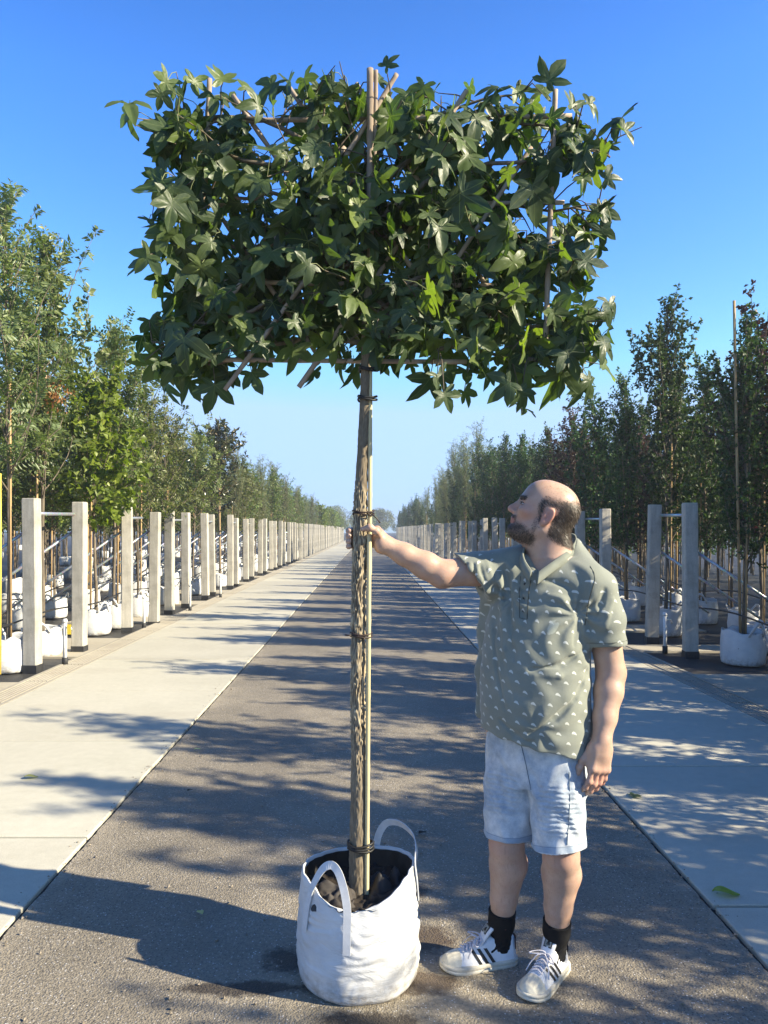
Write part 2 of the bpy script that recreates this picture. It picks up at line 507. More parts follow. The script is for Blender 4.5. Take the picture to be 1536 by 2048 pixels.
# grit swept to the edges of the asphalt and round the bag
gr = np.random.default_rng(12); V, T, n0 = [], [], 0
M_GRIT = plain("grit", (.26, .22, .17), .9, .45, 60)
for i in range(1500):
    y = 1.9 + 9 * gr.random() ** 2
    if i % 3 == 0: x, y = gr.uniform(-1.4, 1.4), 2.1 + 4 * gr.random() ** 1.5
    else: x = gr.choice((-1, 1)) * (1.46 + gr.normal(-.02, .05))
    r_ = abs(gr.normal(.0025, .0018)) + .0012
    o_ = gr.normal(0, .35, (6, 3)) * r_ + np.array([(r_, 0, 0), (-r_, 0, 0), (0, r_, 0), (0, -r_, 0), (0, 0, r_ * .7), (0, 0, -r_ * .7)])
    V.append(o_ + np.array((x, y, .006 + r_ * .3))); T.append(np.array([(0, 2, 4), (2, 1, 4), (1, 3, 4), (3, 0, 4), (2, 0, 5), (1, 2, 5), (3, 1, 5), (0, 3, 5)]) + n0); n0 += 6
tag(link("grit", mesh_np("grit", np.concatenate(V), [np.concatenate(T)], False, (M_GRIT,))), "loose grit along the edges of the asphalt", "grit", None, "stuff")
# ------------------------------------------------------------------ nursery trees in white bags
def mat_leaf(name, c1, c2, c3, trans=.3, rough=.42, spec=.5, tcol=None):
    """Leaf colours from old/dark to young/light; per-leaf variation comes from the 'rnd' attribute."""
    t = NT(name)
    r = t.attr("rnd"); ob = t.random()
    col = t.ramp(r, [(.0, c1), (.55, c2), (1., c3)])
    hs = t.n("ShaderNodeHueSaturation"); t.sock(hs.inputs["Color"], col)
    t.sock(hs.inputs["Hue"], t.fade(ob, -15, 16.0)); hs.inputs["Hue"].default_value = .5
    t.sock(hs.inputs["Hue"], t.math('ADD', t.math('MULTIPLY', ob, .035), .482))
    t.sock(hs.inputs["Value"], t.math('ADD', t.math('MULTIPLY', ob, .45), .78))
    col = hs.outputs[0]
    t.set(col=col, rough=rough, spec=spec)
    tr = t.n("ShaderNodeBsdfTranslucent")
    t.sock(tr.inputs[0], t.mix(1, col, tcol or (1.5, 1.75, .6), 'MULTIPLY'))
    mx = t.n("ShaderNodeMixShader"); mx.inputs[0].default_value = trans
    t.t.links.new(t.b.outputs[0], mx.inputs[1]); t.t.links.new(tr.outputs[0], mx.inputs[2])
    t.t.links.new(mx.outputs[0], t.out.inputs[0])
    return t.m

def mat_bark(name, lo, hi, sx=30):
    t = NT(name); c = t.coord()
    n1 = t.noise(t.mapping(c, (sx, sx, sx * .22)), 1, 6, .65)
    t.set(col=t.ramp(n1, [(.32, lo), (.68, hi)]), rough=.85, spec=.25); t.bump(n1, .5, .006)
    return t.m
M_TRUNK = mat_bark("nursery_bark", (.085, .07, .052), (.23, .19, .14))
M_STAKE = mat_bark("bamboo_stake", (.30, .19, .09), (.50, .35, .18), 14)

def unit(v): return v / (np.linalg.norm(v, axis=-1, keepdims=True) + 1e-9)

def leaf_faces(Pb, D, N, L, W, fold=.22, droop=.12):
    """Pointed folded leaves: five verts, four triangles each."""
    S = unit(np.cross(D, N)); N = np.cross(S, D)
    L = L[:, None]; W = W[:, None]
    mid = Pb + D * L * .48
    tip = Pb + D * L - N * L * droop
    a_ = mid + S * W * .5 + N * W * fold; b_ = mid - S * W * .5 + N * W * fold
    V = np.stack([Pb, a_, tip, b_, mid - N * L * .015], 1).reshape(-1, 3)
    i = np.arange(len(Pb))[:, None] * 5
    T = np.concatenate([i + np.array([[0, 4, 1]]), i + np.array([[4, 2, 1]]), i + np.array([[0, 3, 4]]), i + np.array([[4, 3, 2]])])
    return V, T

def grow_tree(seed, H=4.6, base=1.75, R=.75, nb=44, asc=(35, 62), prof=None, ntw=8, twl=.32, tw_up=.35, nleaf=11, L=.075, W=.034,
              trunk_r=.030, droop=.15, planar=False, up_tip=.25, lean=.02, shoots=0, Lvar=.35):
    """Trunk and limb tubes plus leaf arrays of one slim nursery tree."""
    r = np.random.default_rng(seed)
    prof = prof or (lambda t: (1 - t) ** .7 * .9 + .12)
    wood = MB()
    zs = np.linspace(0, H * .97, 12)
    cx = np.cumsum(r.normal(0, lean, 12)) * .6; cy = np.cumsum(r.normal(0, lean, 12)) * .6
    cx -= cx[0]; cy -= cy[0]
    trunk = np.stack([cx, cy, zs], 1)
    wood.tube(trunk, np.linspace(trunk_r, .006, 12), 7)
    LP, LD, LN = [], [], []
    segs = []
    for i in range(nb):
        t = (i + r.random()) / nb
        z = base + (H * .95 - base) * t
        p0 = np.array((np.interp(z, zs, cx), np.interp(z, zs, cy), z))
        az = i * 2.39996 + r.normal(0, .5)
        el = math.radians(r.uniform(*asc) + 12 * t)
        ln = R * prof(t) * r.uniform(.65, 1.3) / max(.35, math.cos(el))
        d = np.array((math.cos(az) * math.cos(el), math.sin(az) * math.cos(el), math.sin(el)))
        pts = [p0]; n = 6
        for k in range(n):
            d = unit(d + np.array((0, 0, up_tip * .35)) + r.normal(0, .09, 3))
            pts.append(pts[-1] + d * ln / n)
        pts = np.array(pts)
        wood.tube(pts, np.linspace(.011, .003, n + 1) * (trunk_r / .03), 4, False)
        segs.append((pts, ln, 1.))
    for k in range(shoots):
        az = r.uniform(0, 6.28); rad = R * r.uniform(.15, .8); z0 = r.uniform(base + (H - base) * .45, H * .8)
        ln = r.uniform(.5, 1.05); pts = [np.array((math.cos(az) * rad, math.sin(az) * rad, z0))]
        d = np.array((math.cos(az) * .25, math.sin(az) * .25, 1.))
        for q in range(6):
            d = unit(d + r.normal(0, .10, 3)); pts.append(pts[-1] + d * ln / 6)
        pts = np.array(pts); wood.tube(pts, np.linspace(.006, .002, 7), 4, False); segs.append((pts, ln, .45))
    segs.append((np.array([trunk[-1] * (1 - q) + q * (trunk[-1] + np.array((0, 0, H * .03))) - np.array((0, 0, (1 - q) * H * .2)) for q in np.linspace(0, 1, 7)]), H * .2, .5))
    for pts, ln, wscale in segs:
        m = max(2, int(ntw * ln / (R + .01) * r.uniform(.8, 1.2)))
        for q in range(m):
            s = .12 + .88 * (q + r.random()) / m
            f = s * 6; i0 = min(5, int(f)); p = pts[i0] * (1 - (f - i0)) + pts[i0 + 1] * (f - i0)
            bd = unit(pts[i0 + 1] - pts[i0])
            td = unit(bd * .55 + unit(r.normal(0, 1, 3)) * 1.0 + np.array((0, 0, tw_up)))
            tl = twl * wscale * r.uniform(.5, 1.25) * (1.1 - .45 * s)
            k = max(3, int(nleaf * r.uniform(.7, 1.3)))
            u = (np.arange(k) + r.random(k)) / k
            sag = np.array((0, 0, -droop * tl))
            LPk = p + td * (u * tl)[:, None] + sag * (u ** 2)[:, None]
            side = unit(np.cross(td, unit(r.normal(0, 1, 3))))
            if planar:
                sg = np.where(np.arange(k) % 2 == 0, 1., -1.)[:, None]
                Dk = unit(td * .55 + side * sg + r.normal(0, .12, (k, 3)) + np.array((0, 0, -droop)))
                Nk = unit(np.cross(td, side) + r.normal(0, .25, (k, 3)))
            else:
                Dk = unit(td * .6 + unit(r.normal(0, 1, (k, 3))) * .85 + np.array((0, 0, -droop)))
                Nk = unit(r.normal(0, .75, (k, 3)) + np.array((0, 0, .8)))
            LP.append(LPk); LD.append(Dk); LN.append(Nk)
        k = max(3, int(nleaf * .8)); u = r.random(k) * .85 + .15
        f = u * 6; i0 = np.minimum(5, f.astype(int)); fr = (f - i0)[:, None]
        LP.append(pts[i0] * (1 - fr) + pts[i0 + 1] * fr)
        LD.append(unit(pts[i0 + 1] - pts[i0] + unit(r.normal(0, 1, (k, 3))) * .9)); LN.append(unit(r.normal(0, .7, (k, 3)) + np.array((0, 0, .7))))
    LP, LD, LN = map(np.concatenate, (LP, LD, LN))
    n = len(LP)
    Ls = L * r.uniform(1 - Lvar, 1 + Lvar, n); Ws = Ls * (W / L) * r.uniform(.8, 1.2, n)
    V, T = leaf_faces(LP, LD, LN, Ls, Ws)
    rad = np.hypot(LP[:, 0], LP[:, 1])
    rnd = np.clip(r.random(n) * .72 + .28 * ((LP[:, 2] - base) / (H - base)) * r.random(n), 0, 1)
    return wood, V, T, np.repeat(rnd, 5)

KINDS = {}
def kind(name, seeds, mat, stake=True, **kw):
    KINDS[name] = []
    for s in seeds:
        wood, V, T, rnd = grow_tree(s, **kw)
        crown = mesh_np("crown", V, [T], True, (mat,)); attr(crown, "rnd", rnd)
        r = random.Random(s); st = None
        if stake:
            m = MB(); hh = kw.get("H", 4.6) * .62
            x = r.choice((-1, 1)) * .05
            m.tube([(x, -.05, 0.1), (x * .9, -.045, hh * .5), (x * .8, -.04, hh)], .014, 6); st = m.mesh("stake", M_STAKE)
        KINDS[name].append((wood.mesh("trunk", M_TRUNK), crown, st, kw.get("H", 4.6)))

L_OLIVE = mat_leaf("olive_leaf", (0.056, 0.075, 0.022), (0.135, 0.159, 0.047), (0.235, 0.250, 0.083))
L_MAPLE = mat_leaf("maple_leaf", (0.073, 0.105, 0.017), (0.171, 0.224, 0.032), (0.325, 0.374, 0.059), .38)
L_PINN = mat_leaf("pinnate_leaf", (0.069, 0.096, 0.034), (0.143, 0.182, 0.068), (0.265, 0.287, 0.098), .3)
L_ELM = mat_leaf("serrate_leaf", (0.061, 0.097, 0.031), (0.136, 0.198, 0.063), (0.302, 0.336, 0.107), .3)
L_MAGN = mat_leaf("magnolia_leaf", (0.023, 0.036, 0.013), (0.058, 0.072, 0.029), (0.195, 0.124, 0.065), .08, .25, .7)
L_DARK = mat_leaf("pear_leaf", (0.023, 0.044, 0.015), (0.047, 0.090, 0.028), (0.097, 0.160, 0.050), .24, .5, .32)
L_RED = mat_leaf("purple_leaf", (0.023, 0.021, 0.015), (0.057, 0.043, 0.033), (0.122, 0.075, 0.058), .22, .5, .3, (1.8, .8, .7))
L_GREY = mat_leaf("willow_leaf", (0.082, 0.100, 0.050), (0.164, 0.186, 0.091), (0.296, 0.300, 0.152), .3)
L_CONI = mat_leaf("conifer_leaf", (.010, .022, .013), (.020, .040, .022), (.036, .062, .034), .05, .6)
L_DEAD = mat_leaf("dry_leaf", (.16, .055, .02), (.27, .11, .04), (.36, .19, .08), .25)

kind("elm", (1, 2), L_ELM, H=5.1, base=1.85, R=.80, nb=58, asc=(38, 64), ntw=8, twl=.36, nleaf=12, L=.075, W=.034, planar=True, shoots=10, up_tip=.4)
kind("pinnate", (3, 4), L_PINN, H=5.4, base=1.95, R=.88, nb=54, asc=(30, 58), ntw=9, twl=.34, nleaf=17, L=.072, W=.020, planar=True, droop=.35, shoots=5)
kind("maple", (5, 6), L_MAPLE, H=3.9, base=1.55, R=.80, nb=40, asc=(15, 45), ntw=8, twl=.26, nleaf=9, L=.105, W=.085, droop=.35, prof=lambda t: 1.0 - .65 * t ** 2)
kind("olive", (7, 8, 9), L_OLIVE, H=4.3, base=1.6, R=.85, nb=46, asc=(22, 55), ntw=8, twl=.32, nleaf=12, L=.080, W=.028, planar=True, droop=.25, shoots=7, prof=lambda t: 1.0 - .72 * t ** 1.6)
kind("magnolia", (10, 11), L_MAGN, H=4.5, base=1.9, R=.82, nb=46, asc=(15, 50), ntw=8, twl=.2, nleaf=9, L=.13, W=.052, droop=-.2, prof=lambda t: (math.sin(math.pi * min(1, t * .84 + .18))) ** .7, shoots=2)
kind("pear", (12, 13, 14), L_DARK, H=4.9, base=1.25, R=.58, nb=54, asc=(42, 68), ntw=9, twl=.26, nleaf=11, L=.056, W=.034, shoots=12, up_tip=.5, prof=lambda t: 1.0 - .75 * t ** 1.3)
kind("purple", (15, 16), L_RED, H=4.3, base=1.2, R=.72, nb=50, asc=(28, 58), ntw=9, twl=.27, nleaf=11, L=.06, W=.036, shoots=8, prof=lambda t: 1.0 - .6 * t ** 1.6)
kind("willow", (17, 18), L_GREY, H=4.8, base=1.4, R=.66, nb=50, asc=(42, 70), ntw=9, twl=.34, nleaf=13, L=.070, W=.014, shoots=12, up_tip=.5, prof=lambda t: 1.0 - .6 * t ** 1.3)
kind("conifer", (19, 20), L_CONI, H=5.0, base=.7, R=.62, nb=74, asc=(8, 40), ntw=10, twl=.2, nleaf=15, L=.05, W=.012, stake=False, prof=lambda t: (1 - t) ** .85 + .05)
kind("bushy", (41, 42, 43), L_DARK, H=3.4, base=.7, R=.72, nb=54, asc=(18, 50), ntw=8, twl=.3, nleaf=10, L=.075, W=.040, shoots=0, up_tip=.1, prof=lambda t: 1.0 - .6 * t ** 1.5)
kind("darkleaf", (24, 25), L_DARK, H=4.2, base=1.1, R=.72, nb=50, asc=(28, 60), ntw=8, twl=.3, nleaf=11, L=.07, W=.038, shoots=9, prof=lambda t: 1.0 - .65 * t ** 1.5)
kind("leafy", (21, 22, 23), L_ELM, H=4.2, base=1.6, R=.72, nb=44, asc=(28, 58), ntw=8, twl=.3, nleaf=11, L=.075, W=.040, shoots=6, prof=lambda t: 1.0 - .65 * t ** 1.5)

# white woven bags
def mat_bagcloth():
    t = NT("white_woven_bag"); c = t.coord()
    n = t.noise(c, 7, 5, .6); n2 = t.noise(t.mapping(c, (1, 1, 3.2)), 9, 4, .6, .8)
    z = t.sep(c)[2]
    dirt = t.math('MULTIPLY', t.fade(z, .11, .0), t.fade(t.noise(c, 24, 5, .7), .42, .62))
    col = t.ramp(n, [(.3, (.52, .53, .54)), (.65, (.68, .68, .67))])
    spots = t.math('MULTIPLY', t.math('LESS_THAN', t.voro(c, 9), .06), 1.0)
    col = t.mix(t.math('MULTIPLY', spots, .8), col, (.10, .08, .06))
    col = t.mix(t.math('MULTIPLY', dirt, .75), col, (.20, .15, .09))
    sm = t.fade(t.noise(c, 3.1, 4, .6), .55, .75)
    col = t.mix(t.math('MULTIPLY', sm, .22), col, (.45, .40, .32))
    t.set(col=col, rough=.48, spec=.45)
    w = t.n("ShaderNodeTexWave"); t.sock(w.inputs[0], c); w.inputs["Scale"].default_value = 120
    t.bump(t.math('ADD', n2, t.math('MULTIPLY', w.outputs[1], .03)), .38, .018)
    return t.m
M_BAG = mat_bagcloth()
M_SOIL = plain("potting_soil", (.028, .021, .016), .95, .5, 40, .8, 60)

def bag_meshes(seed, R=.24, H=.40, n=44):
    r = random.Random(seed); m = MB()
    zs = [.0, .012, .035, .08, .16, .24, .31, .36, H - .02, H]
    rs_ = [.90, .97, 1.0, 1.02, 1.03, 1.02, .99, .97, .96, .955]
    V = []
    for z, s in zip(zs, rs_):
        for j in range(n):
            th = 2 * math.pi * j / n
            w = mnoise.noise((math.cos(th) * 2.2, math.sin(th) * 2.2, z * 9 + seed * 7)) * .035
            w += mnoise.noise((math.cos(th) * 5, math.sin(th) * 5, z * 22 + seed * 3)) * .016
            rim = .035 * mnoise.noise((math.cos(th) * 1.6, math.sin(th) * 1.6, seed * 2.3)) * (z / H) ** 3
            rr = R * s * (1 + w) + rim * .2
            V.append((rr * math.cos(th), rr * math.sin(th), z + rim * 1.4))
    k = len(zs)
    for z, s in ((H - .02, .925), (H - .11, .90)):
        for j in range(n):
            th = 2 * math.pi * j / n
            rim = .035 * mnoise.noise((math.cos(th) * 1.6, math.sin(th) * 1.6, seed * 2.3)) * (1 if s > .91 else .3)
            V.append((R * s * math.cos(th), R * s * math.sin(th), z + rim * 1.4))
    k += 2
    Q = [(i*n + j, i*n + (j+1) % n, (i+1)*n + (j+1) % n, (i+1)*n + j) for i in range(k - 1) for j in range(n)]
    m.add(V, Q)
    m.add([(0, 0, .0)] + [(R * .9 * math.cos(2*math.pi*j/n), R * .9 * math.sin(2*math.pi*j/n), .0) for j in range(n)], None, [(0, 1 + (j+1) % n, 1 + j) for j in range(n)])
    body = m.mesh("grow_bag", M_BAG)
    s = MB(); V = [(0, 0, H - .06)]; T = []
    for i, f in enumerate((.35, .7, .93)):
        for j in range(n): 
            th = 2 * math.pi * j / n
            V.append((R*f*math.cos(th), R*f*math.sin(th), H - .075 + r.gauss(0, .012)))
    T = [(0, 1 + j, 1 + (j + 1) % n) for j in range(n)]
    Q = [(1 + i*n + j, 1 + (i+1)*n + j, 1 + (i+1)*n + (j+1) % n, 1 + i*n + (j+1) % n) for i in range(2) for j in range(n)]
    s.add(V, Q, T); soil = s.mesh("soil", M_SOIL)
    hs = []
    for a0 in (r.uniform(0, 6), r.uniform(0, 6)):
        h = MB(); c0, c1 = a0 - .42, a0 + .42
        pts = []
        for u in np.linspace(0, 1, 11):
            th = c0 + (c1 - c0) * u; up = math.sin(math.pi * u) * r.uniform(.09, .12)
            pts.append((R * (.99 + .12 * math.sin(math.pi * u)) * math.cos(th), R * (.99 + .12 * math.sin(math.pi * u)) * math.sin(th), H - .06 + .05 * math.sin(math.pi*u) + up))
        ribbon(h, np.array(pts), .030, np.array((math.cos(a0), math.sin(a0), .3)))
        hs.append(h.mesh("handle", M_BAG))
    return body, soil, hs

def ribbon(mb, pts, w, out, thick=.004):
    """A flat strap following pts; its face looks along 'out'."""
    t = unit(np.gradient(pts, axis=0)); out = np.broadcast_to(out, pts.shape)
    s = unit(np.cross(t, out)); o = unit(np.cross(s, t))
    n = len(pts)
    V = np.concatenate([pts + s*w/2 + o*thick/2, pts - s*w/2 + o*thick/2, pts - s*w/2 - o*thick/2, pts + s*w/2 - o*thick/2])
    Q = []
    for i in range(n - 1):
        for a_, b_ in ((0, 1), (1, 2), (2, 3), (3, 0)):
            Q.append((a_*n + i, b_*n + i, b_*n + i + 1, a_*n + i + 1))
    Q += [(0, 3*n, 2*n, n), (n-1, 2*n-1, 3*n-1, 4*n-1)]
    mb.add(V, Q)

BAGS = [bag_meshes(s) for s in range(5)]

tr = random.Random(77)
n_tree = {"t": 0}
def put_tree(k, x, y, H=None, label=None, group=None, bag_label=None, bag_group=None, v=None, rot=None, handles=False, detail=True, wide=1.0):
    trunk, crown, stake, h0 = tr.choice(KINDS[k]) if v is None else KINDS[k][v]
    s = (H or h0) / h0
    root = empty("potted_tree", (x, y, .0)); root.rotation_euler = (tr.gauss(0, .012), tr.gauss(0, .012), tr.uniform(0, 6.28) if rot is None else rot)
    root.scale = (s * wide, s * wide, s)
    tag(root, label, "tree", group)
    for nm, me in (("trunk", trunk), ("crown", crown), ("stake", stake)):
        if me is not None: link(nm, me, root)
    n_tree["t"] += 1
    if bag_label:
        body, soil, hs = tr.choice(BAGS)
        b = link("grow_bag", body, None, (x + tr.uniform(-.02, .02), y + tr.uniform(-.02, .02), -.015))
        b.rotation_euler = (0, 0, tr.uniform(0, 6.28)); q = tr.uniform(.88, 1.08); b.scale = (q, q, tr.uniform(.85, 1.1))
        tag(b, bag_label, "bag", bag_group)
        if detail: link("soil", soil, b)
        if handles:
            for h in hs: link("handle", h, b)
    return root

GL, GR = "potted trees in rows on the sunlit left", "potted trees in rows on the shaded right"
BL, BR = "white bags holding the left trees", "white bags holding the right trees"
# the near trees one can tell apart
near_left = [
    ("pinnate", -4.15, 8.65, 5.5, "tallest feathery-leaved tree at the left border of the photo", "bright white bag at the left border, nearest in the sunlit row"),
    ("elm", -4.25, 9.75, 5.35, "tall upright-shooted green tree near the left border carrying a dried brown leaf clump", "white bag behind the nearest sunlit concrete post"),
    ("maple", -4.30, 11.75, 3.95, "yellow-green broad-leaved tree with low bushy crown behind second sunlit post", "white bag seen between the second and third sunlit posts"),
    ("elm", -4.25, 12.5, 4.95, "slim tree whose single leafy shoots rise above the yellow-green crown", "white bag just behind the one between second and third sunlit posts"),
    ("olive", -4.35, 14.1, 4.1, "olive-green bushy tree above the third and fourth sunlit posts", "white bag behind the fourth sunlit post"),
    ("olive", -4.4, 16.4, 4.2, "olive-green bushy tree above the fifth and sixth sunlit posts", "white bag behind the fifth sunlit post"),
    ("olive", -4.45, 18.9, 4.1, "narrow-leaved olive tree just left of the round dark magnolia-like crown", "white bag behind the seventh sunlit post"),
    ("magnolia", -4.3, 21.6, 4.75, "dark round-crowned tree with rusty leaf undersides and one top shoot in the left row", "white bag under the dark round-crowned tree"),
]
for k, x, y, H, lab, blab in near_left:
    root = put_tree(k, x, y, H, lab, GL, blab, BL, handles=True, v=0)
    if k == "elm" and y < 10:
        r = np.random.default_rng(8); n = 260
        pc = np.array((.28, -.45, 3.38 / (H / 5.1) * .98))
        Pd = pc + r.normal(0, 1, (n, 3)) * np.array((.10, .10, .085))
        V, T = leaf_faces(Pd, unit(r.normal(0, 1, (n, 3)) + np.array((0, 0, -.4))), unit(r.normal(0, 1, (n, 3))), r.uniform(.04, .075, n), r.uniform(.02, .035, n))
        me = mesh_np("dead_leaves", V, [T], True, (L_DEAD,)); attr(me, "rnd", np.repeat(r.random(n), 5))
        o = link("dead_leaves", me, root); o["label"] = "clump of dried orange-brown leaves"
        root.rotation_euler = (0, 0, 0)
near_right = [
    ("pear", 4.55, 9.15, 4.15, "dark small-leaved tree standing in the big white bag at the right border", "big slumped white bag with dark soil in front of the shaded right row"),
    ("purple", 5.3, 10.1, 4.25, "dark purple-tinted tree at the right border behind the caned small-leaved tree", "shaded white bag behind the big slumped bag on the right"),
    ("pear", 4.6, 11.65, 5.2, "tallest slender spire-topped tree on the right, above the nearest concrete post pair", "shaded white bag between the two nearest posts on the right"),
    ("pear", 4.65, 13.5, 4.35, "slender dark tree with a bare thin tip beside the tallest right spire", "shaded white bag just left of the nearest right post pair"),
    ("darkleaf", 4.6, 15.2, 4.1, "dark leafy tree above the man's shoulder with sunlit shoots", "shaded white bag behind the third right post"),
    ("purple", 4.65, 17.2, 4.05, "reddish dark tree right above the man's bald head", "shaded white bag behind the fourth right post"),
    ("pear", 4.6, 19.6, 4.25, "upright dark tree left of the reddish crown above the man", None),
    ("pear", 4.6, 22.6, 4.45, "pointed dark tree with twin tips just left of the man's head", None),
    ("pear", 4.55, 25.3, 4.75, "narrow dark pointed tree beside the pale grey-green willowy trees", None),
]
for k, x, y, H, lab, blab in near_right:
    put_tree(k, x, y, H, lab, GR, blab or "shaded white bag half hidden behind the right concrete posts", BR, handles=True, v=0)
m = MB(); m.tube([(4.50, 9.08, .1), (4.46, 9.08, 2.2), (4.41, 9.06, 4.38)], .017, 8)
tag(m.obj("bamboo_cane", M_STAKE), "very tall bamboo cane standing in the big white bag at the right border", "cane")
m = MB(); m.tube([(-3.872, 7.85, .1), (-3.868, 7.85, 1.4), (-3.87, 7.85, 2.2)], .022, 8)
tag(m.obj("bamboo_cane", plain("yellow_cane", (.62, .47, .07), .5, .2, 9)), "thick bright yellow cane at the left border of the photo", "cane")

# the rows behind and beyond them
def row(side, x0, y0, y1, dy, kinds_at, depth_i):
    y = y0
    while y < y1:
        yy = y + tr.uniform(-.18, .18); xx = x0 + (tr.uniform(-.15, .15))
        k, H = kinds_at(yy)
        if yy > 40: H *= .9
        H = H * (tr.uniform(.92, 1.07) if side == 'L' or yy < 8 else tr.uniform(.84, 1.15))
        where = "sunlit left" if side == "L" else "shaded right"
        if yy < 8 and side == "R": lab = "leafy potted tree standing out of view beside the man, casting shade on the road"
        elif depth_i == 0 and yy < 45: lab = {"olive": f"narrow-leaved green tree in the {where} front row beyond the nearest ones", "magnolia": f"dark glossy-leaved tree further up the {where} front row",
             "darkleaf": f"dark leafy tree further up the {where} front row", "leafy": f"leafy green tree further up the {where} front row", "willow": f"pale grey-green willowy tree in the {where} row", "pear": f"slim dark pointed tree further up the {where} front row",
             "purple": f"reddish dark tree further up the {where} front row", "conifer": "dark green narrow conifer far up the right row", "maple": f"yellow-green tree further up the {where} front row",
             "elm": f"green upright tree further up the {where} front row", "pinnate": f"feathery tree further up the {where} front row"}[k]
        elif depth_i > 0 and yy < 45: lab = f"potted tree in a back row of the {where}, mostly hidden behind the front row"
        else: lab = {"conifer": "dark narrow conifer far away along the right roadside", "maple": "small yellow-green tree far away along the left roadside"}.get(k, f"small far tree near the end of the {where} row")
        bl = None
        if yy < 48 and not (side == 'R' and depth_i >= 2 and yy > 8): bl = f"white bag under a tree in a row behind the {'sunlit left' if side == 'L' else 'shaded right'} posts"
        put_tree(k, xx, yy, H, lab, GL if side == "L" else GR, bl, BL if side == "L" else BR, handles=(yy < 20 and depth_i < 2), detail=yy < 30)
        y += dy * (1 if yy < 45 else 1.9)

SHADE_H = lambda y: 4.0
def left_kind(y):
    if y < 12: return tr.choice([("pinnate", 4.5), ("elm", 4.4), ("olive", 4.2)])
    if y < 24: return tr.choice([("olive", 4.1), ("leafy", 4.0), ("olive", 4.2)])
    if y < 44: return tr.choice([("willow", 4.0), ("leafy", 3.9), ("olive", 4.0)])
    if y < 62: return tr.choice([("leafy", 4.2), ("willow", 4.3)])
    return tr.choice([("maple", 4.0), ("leafy", 4.2), ("maple", 4.3)])
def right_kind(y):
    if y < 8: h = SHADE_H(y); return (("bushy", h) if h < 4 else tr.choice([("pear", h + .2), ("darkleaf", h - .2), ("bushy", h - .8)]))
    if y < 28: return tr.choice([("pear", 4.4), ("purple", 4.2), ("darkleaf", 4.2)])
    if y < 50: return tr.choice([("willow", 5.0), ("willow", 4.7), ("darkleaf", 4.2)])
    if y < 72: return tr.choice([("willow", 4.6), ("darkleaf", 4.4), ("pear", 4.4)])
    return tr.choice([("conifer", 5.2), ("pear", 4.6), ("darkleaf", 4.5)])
row("L", -4.4, 24.0, 118, 1.75, left_kind, 0)
row("L", -5.75, 6.2, 66, 1.55, left_kind, 1)
row("L", -7.2, 6.5, 40, 1.7, left_kind, 2)
row("L", -8.9, 8.5, 30, 2.1, left_kind, 3)
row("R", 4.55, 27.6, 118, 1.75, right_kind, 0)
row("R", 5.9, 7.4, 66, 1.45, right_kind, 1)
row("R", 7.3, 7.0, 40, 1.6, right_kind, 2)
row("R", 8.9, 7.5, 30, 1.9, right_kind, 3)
# the right rows carry on beside and behind the camera and throw the shade on the road
SHADE_H = lambda y: 2.6 if -.3 < y < 2.0 else 4.0
row("R", 4.75, -3.2, 8.0, 1.25, right_kind, 0)
SHADE_H = lambda y: 3.5 if -.7 < y < 1.5 else 4.2
row("R", 6.1, -3.4, 6.9, 1.4, right_kind, 1)
SHADE_H = lambda y: 4.3
row("R", 7.5, -3.6, 6.9, 1.7, right_kind, 2)
row("R", 9.0, -3.6, 7.4, 2.3, right_kind, 3)

SHADE_H = lambda y: 2.1
row("R", 4.40, .6, 6.6, .95, right_kind, 0)  # added row of low bushes, out of view, put in to shade the right pavement
# the mass of trees further back in the fields
def mass(name, sgn, seed, mat):
    r = np.random.default_rng(seed); wood = MB(); bags = MB(); LV, LT, LR, n0 = [], [], [], 0
    for i in range(420):
        y = 4 + 116 * r.random() ** 1.5; x = sgn * (r.uniform(9.8, 30) if i % 2 else r.uniform(9.5, 15)) 
        h = r.uniform(3.6, 4.8); rad = r.uniform(.6, .9)
        wood.tube([(x, y, 0), (x + r.normal(0, .04), y, 1), (x, y, h * .8)], [.035, .03, .012], 5, False)
        if r.random() < .7: wood.tube([(x + .08, y - .05, 0.1), (x + .07, y - .05, 2.4)], .014, 4, False)
        if r.random() < (.45 if sgn < 0 else .02): bags.tube([(x, y, -.02), (x, y, .05), (x, y, .3), (x, y, .38)], [.22, .25, .25, .22], 9)
        n = 300
        b0 = 1.45 if sgn < 0 else .75
        t = r.random(n) ** .8; z = b0 + t * (h - b0)
        rr = rad * (1 - .75 * t ** 1.4) * np.sqrt(r.random(n)) * 1.1; az = r.uniform(0, 6.28, n)
        Pm = np.stack([x + rr * np.cos(az), y + rr * np.sin(az), z + r.normal(0, .1, n)], 1)
        V, T = leaf_faces(Pm, unit(r.normal(0, 1, (n, 3)) + np.array((0, 0, .3))), unit(r.normal(0, 1, (n, 3)) + np.array((0, 0, .6))), r.uniform(.13, .24, n), r.uniform(.06, .11, n))
        LV.append(V); LT.append(T + n0); LR.append(np.repeat(r.random(n), 5)); n0 += len(V)
    parts = [(wood, M_TRUNK), (bags, M_BAG)]
    V = np.concatenate(LV + [np.concatenate(p.V) for p, _ in parts]); off = n0; faces = [(np.concatenate(LT), 0)]
    for k, (p, _) in enumerate(parts):
        faces.append((np.concatenate(p.Q) + off, k + 1))
        if p.T: faces.append((np.concatenate(p.T) + off, k + 1))
        off += p.n
    me = mesh_np(name, V, faces, True, (mat, M_TRUNK, M_BAG))
    attr(me, "rnd", np.concatenate(LR + [np.full(len(V) - n0, .5)]))
    return tag(link(name, me), "dense mass of further potted trees behind the " + ("sunlit rows" if sgn < 0 else "shaded rows"), "trees", None, "stuff")
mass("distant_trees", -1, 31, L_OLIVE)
mass("distant_trees", 1, 32, L_DARK)

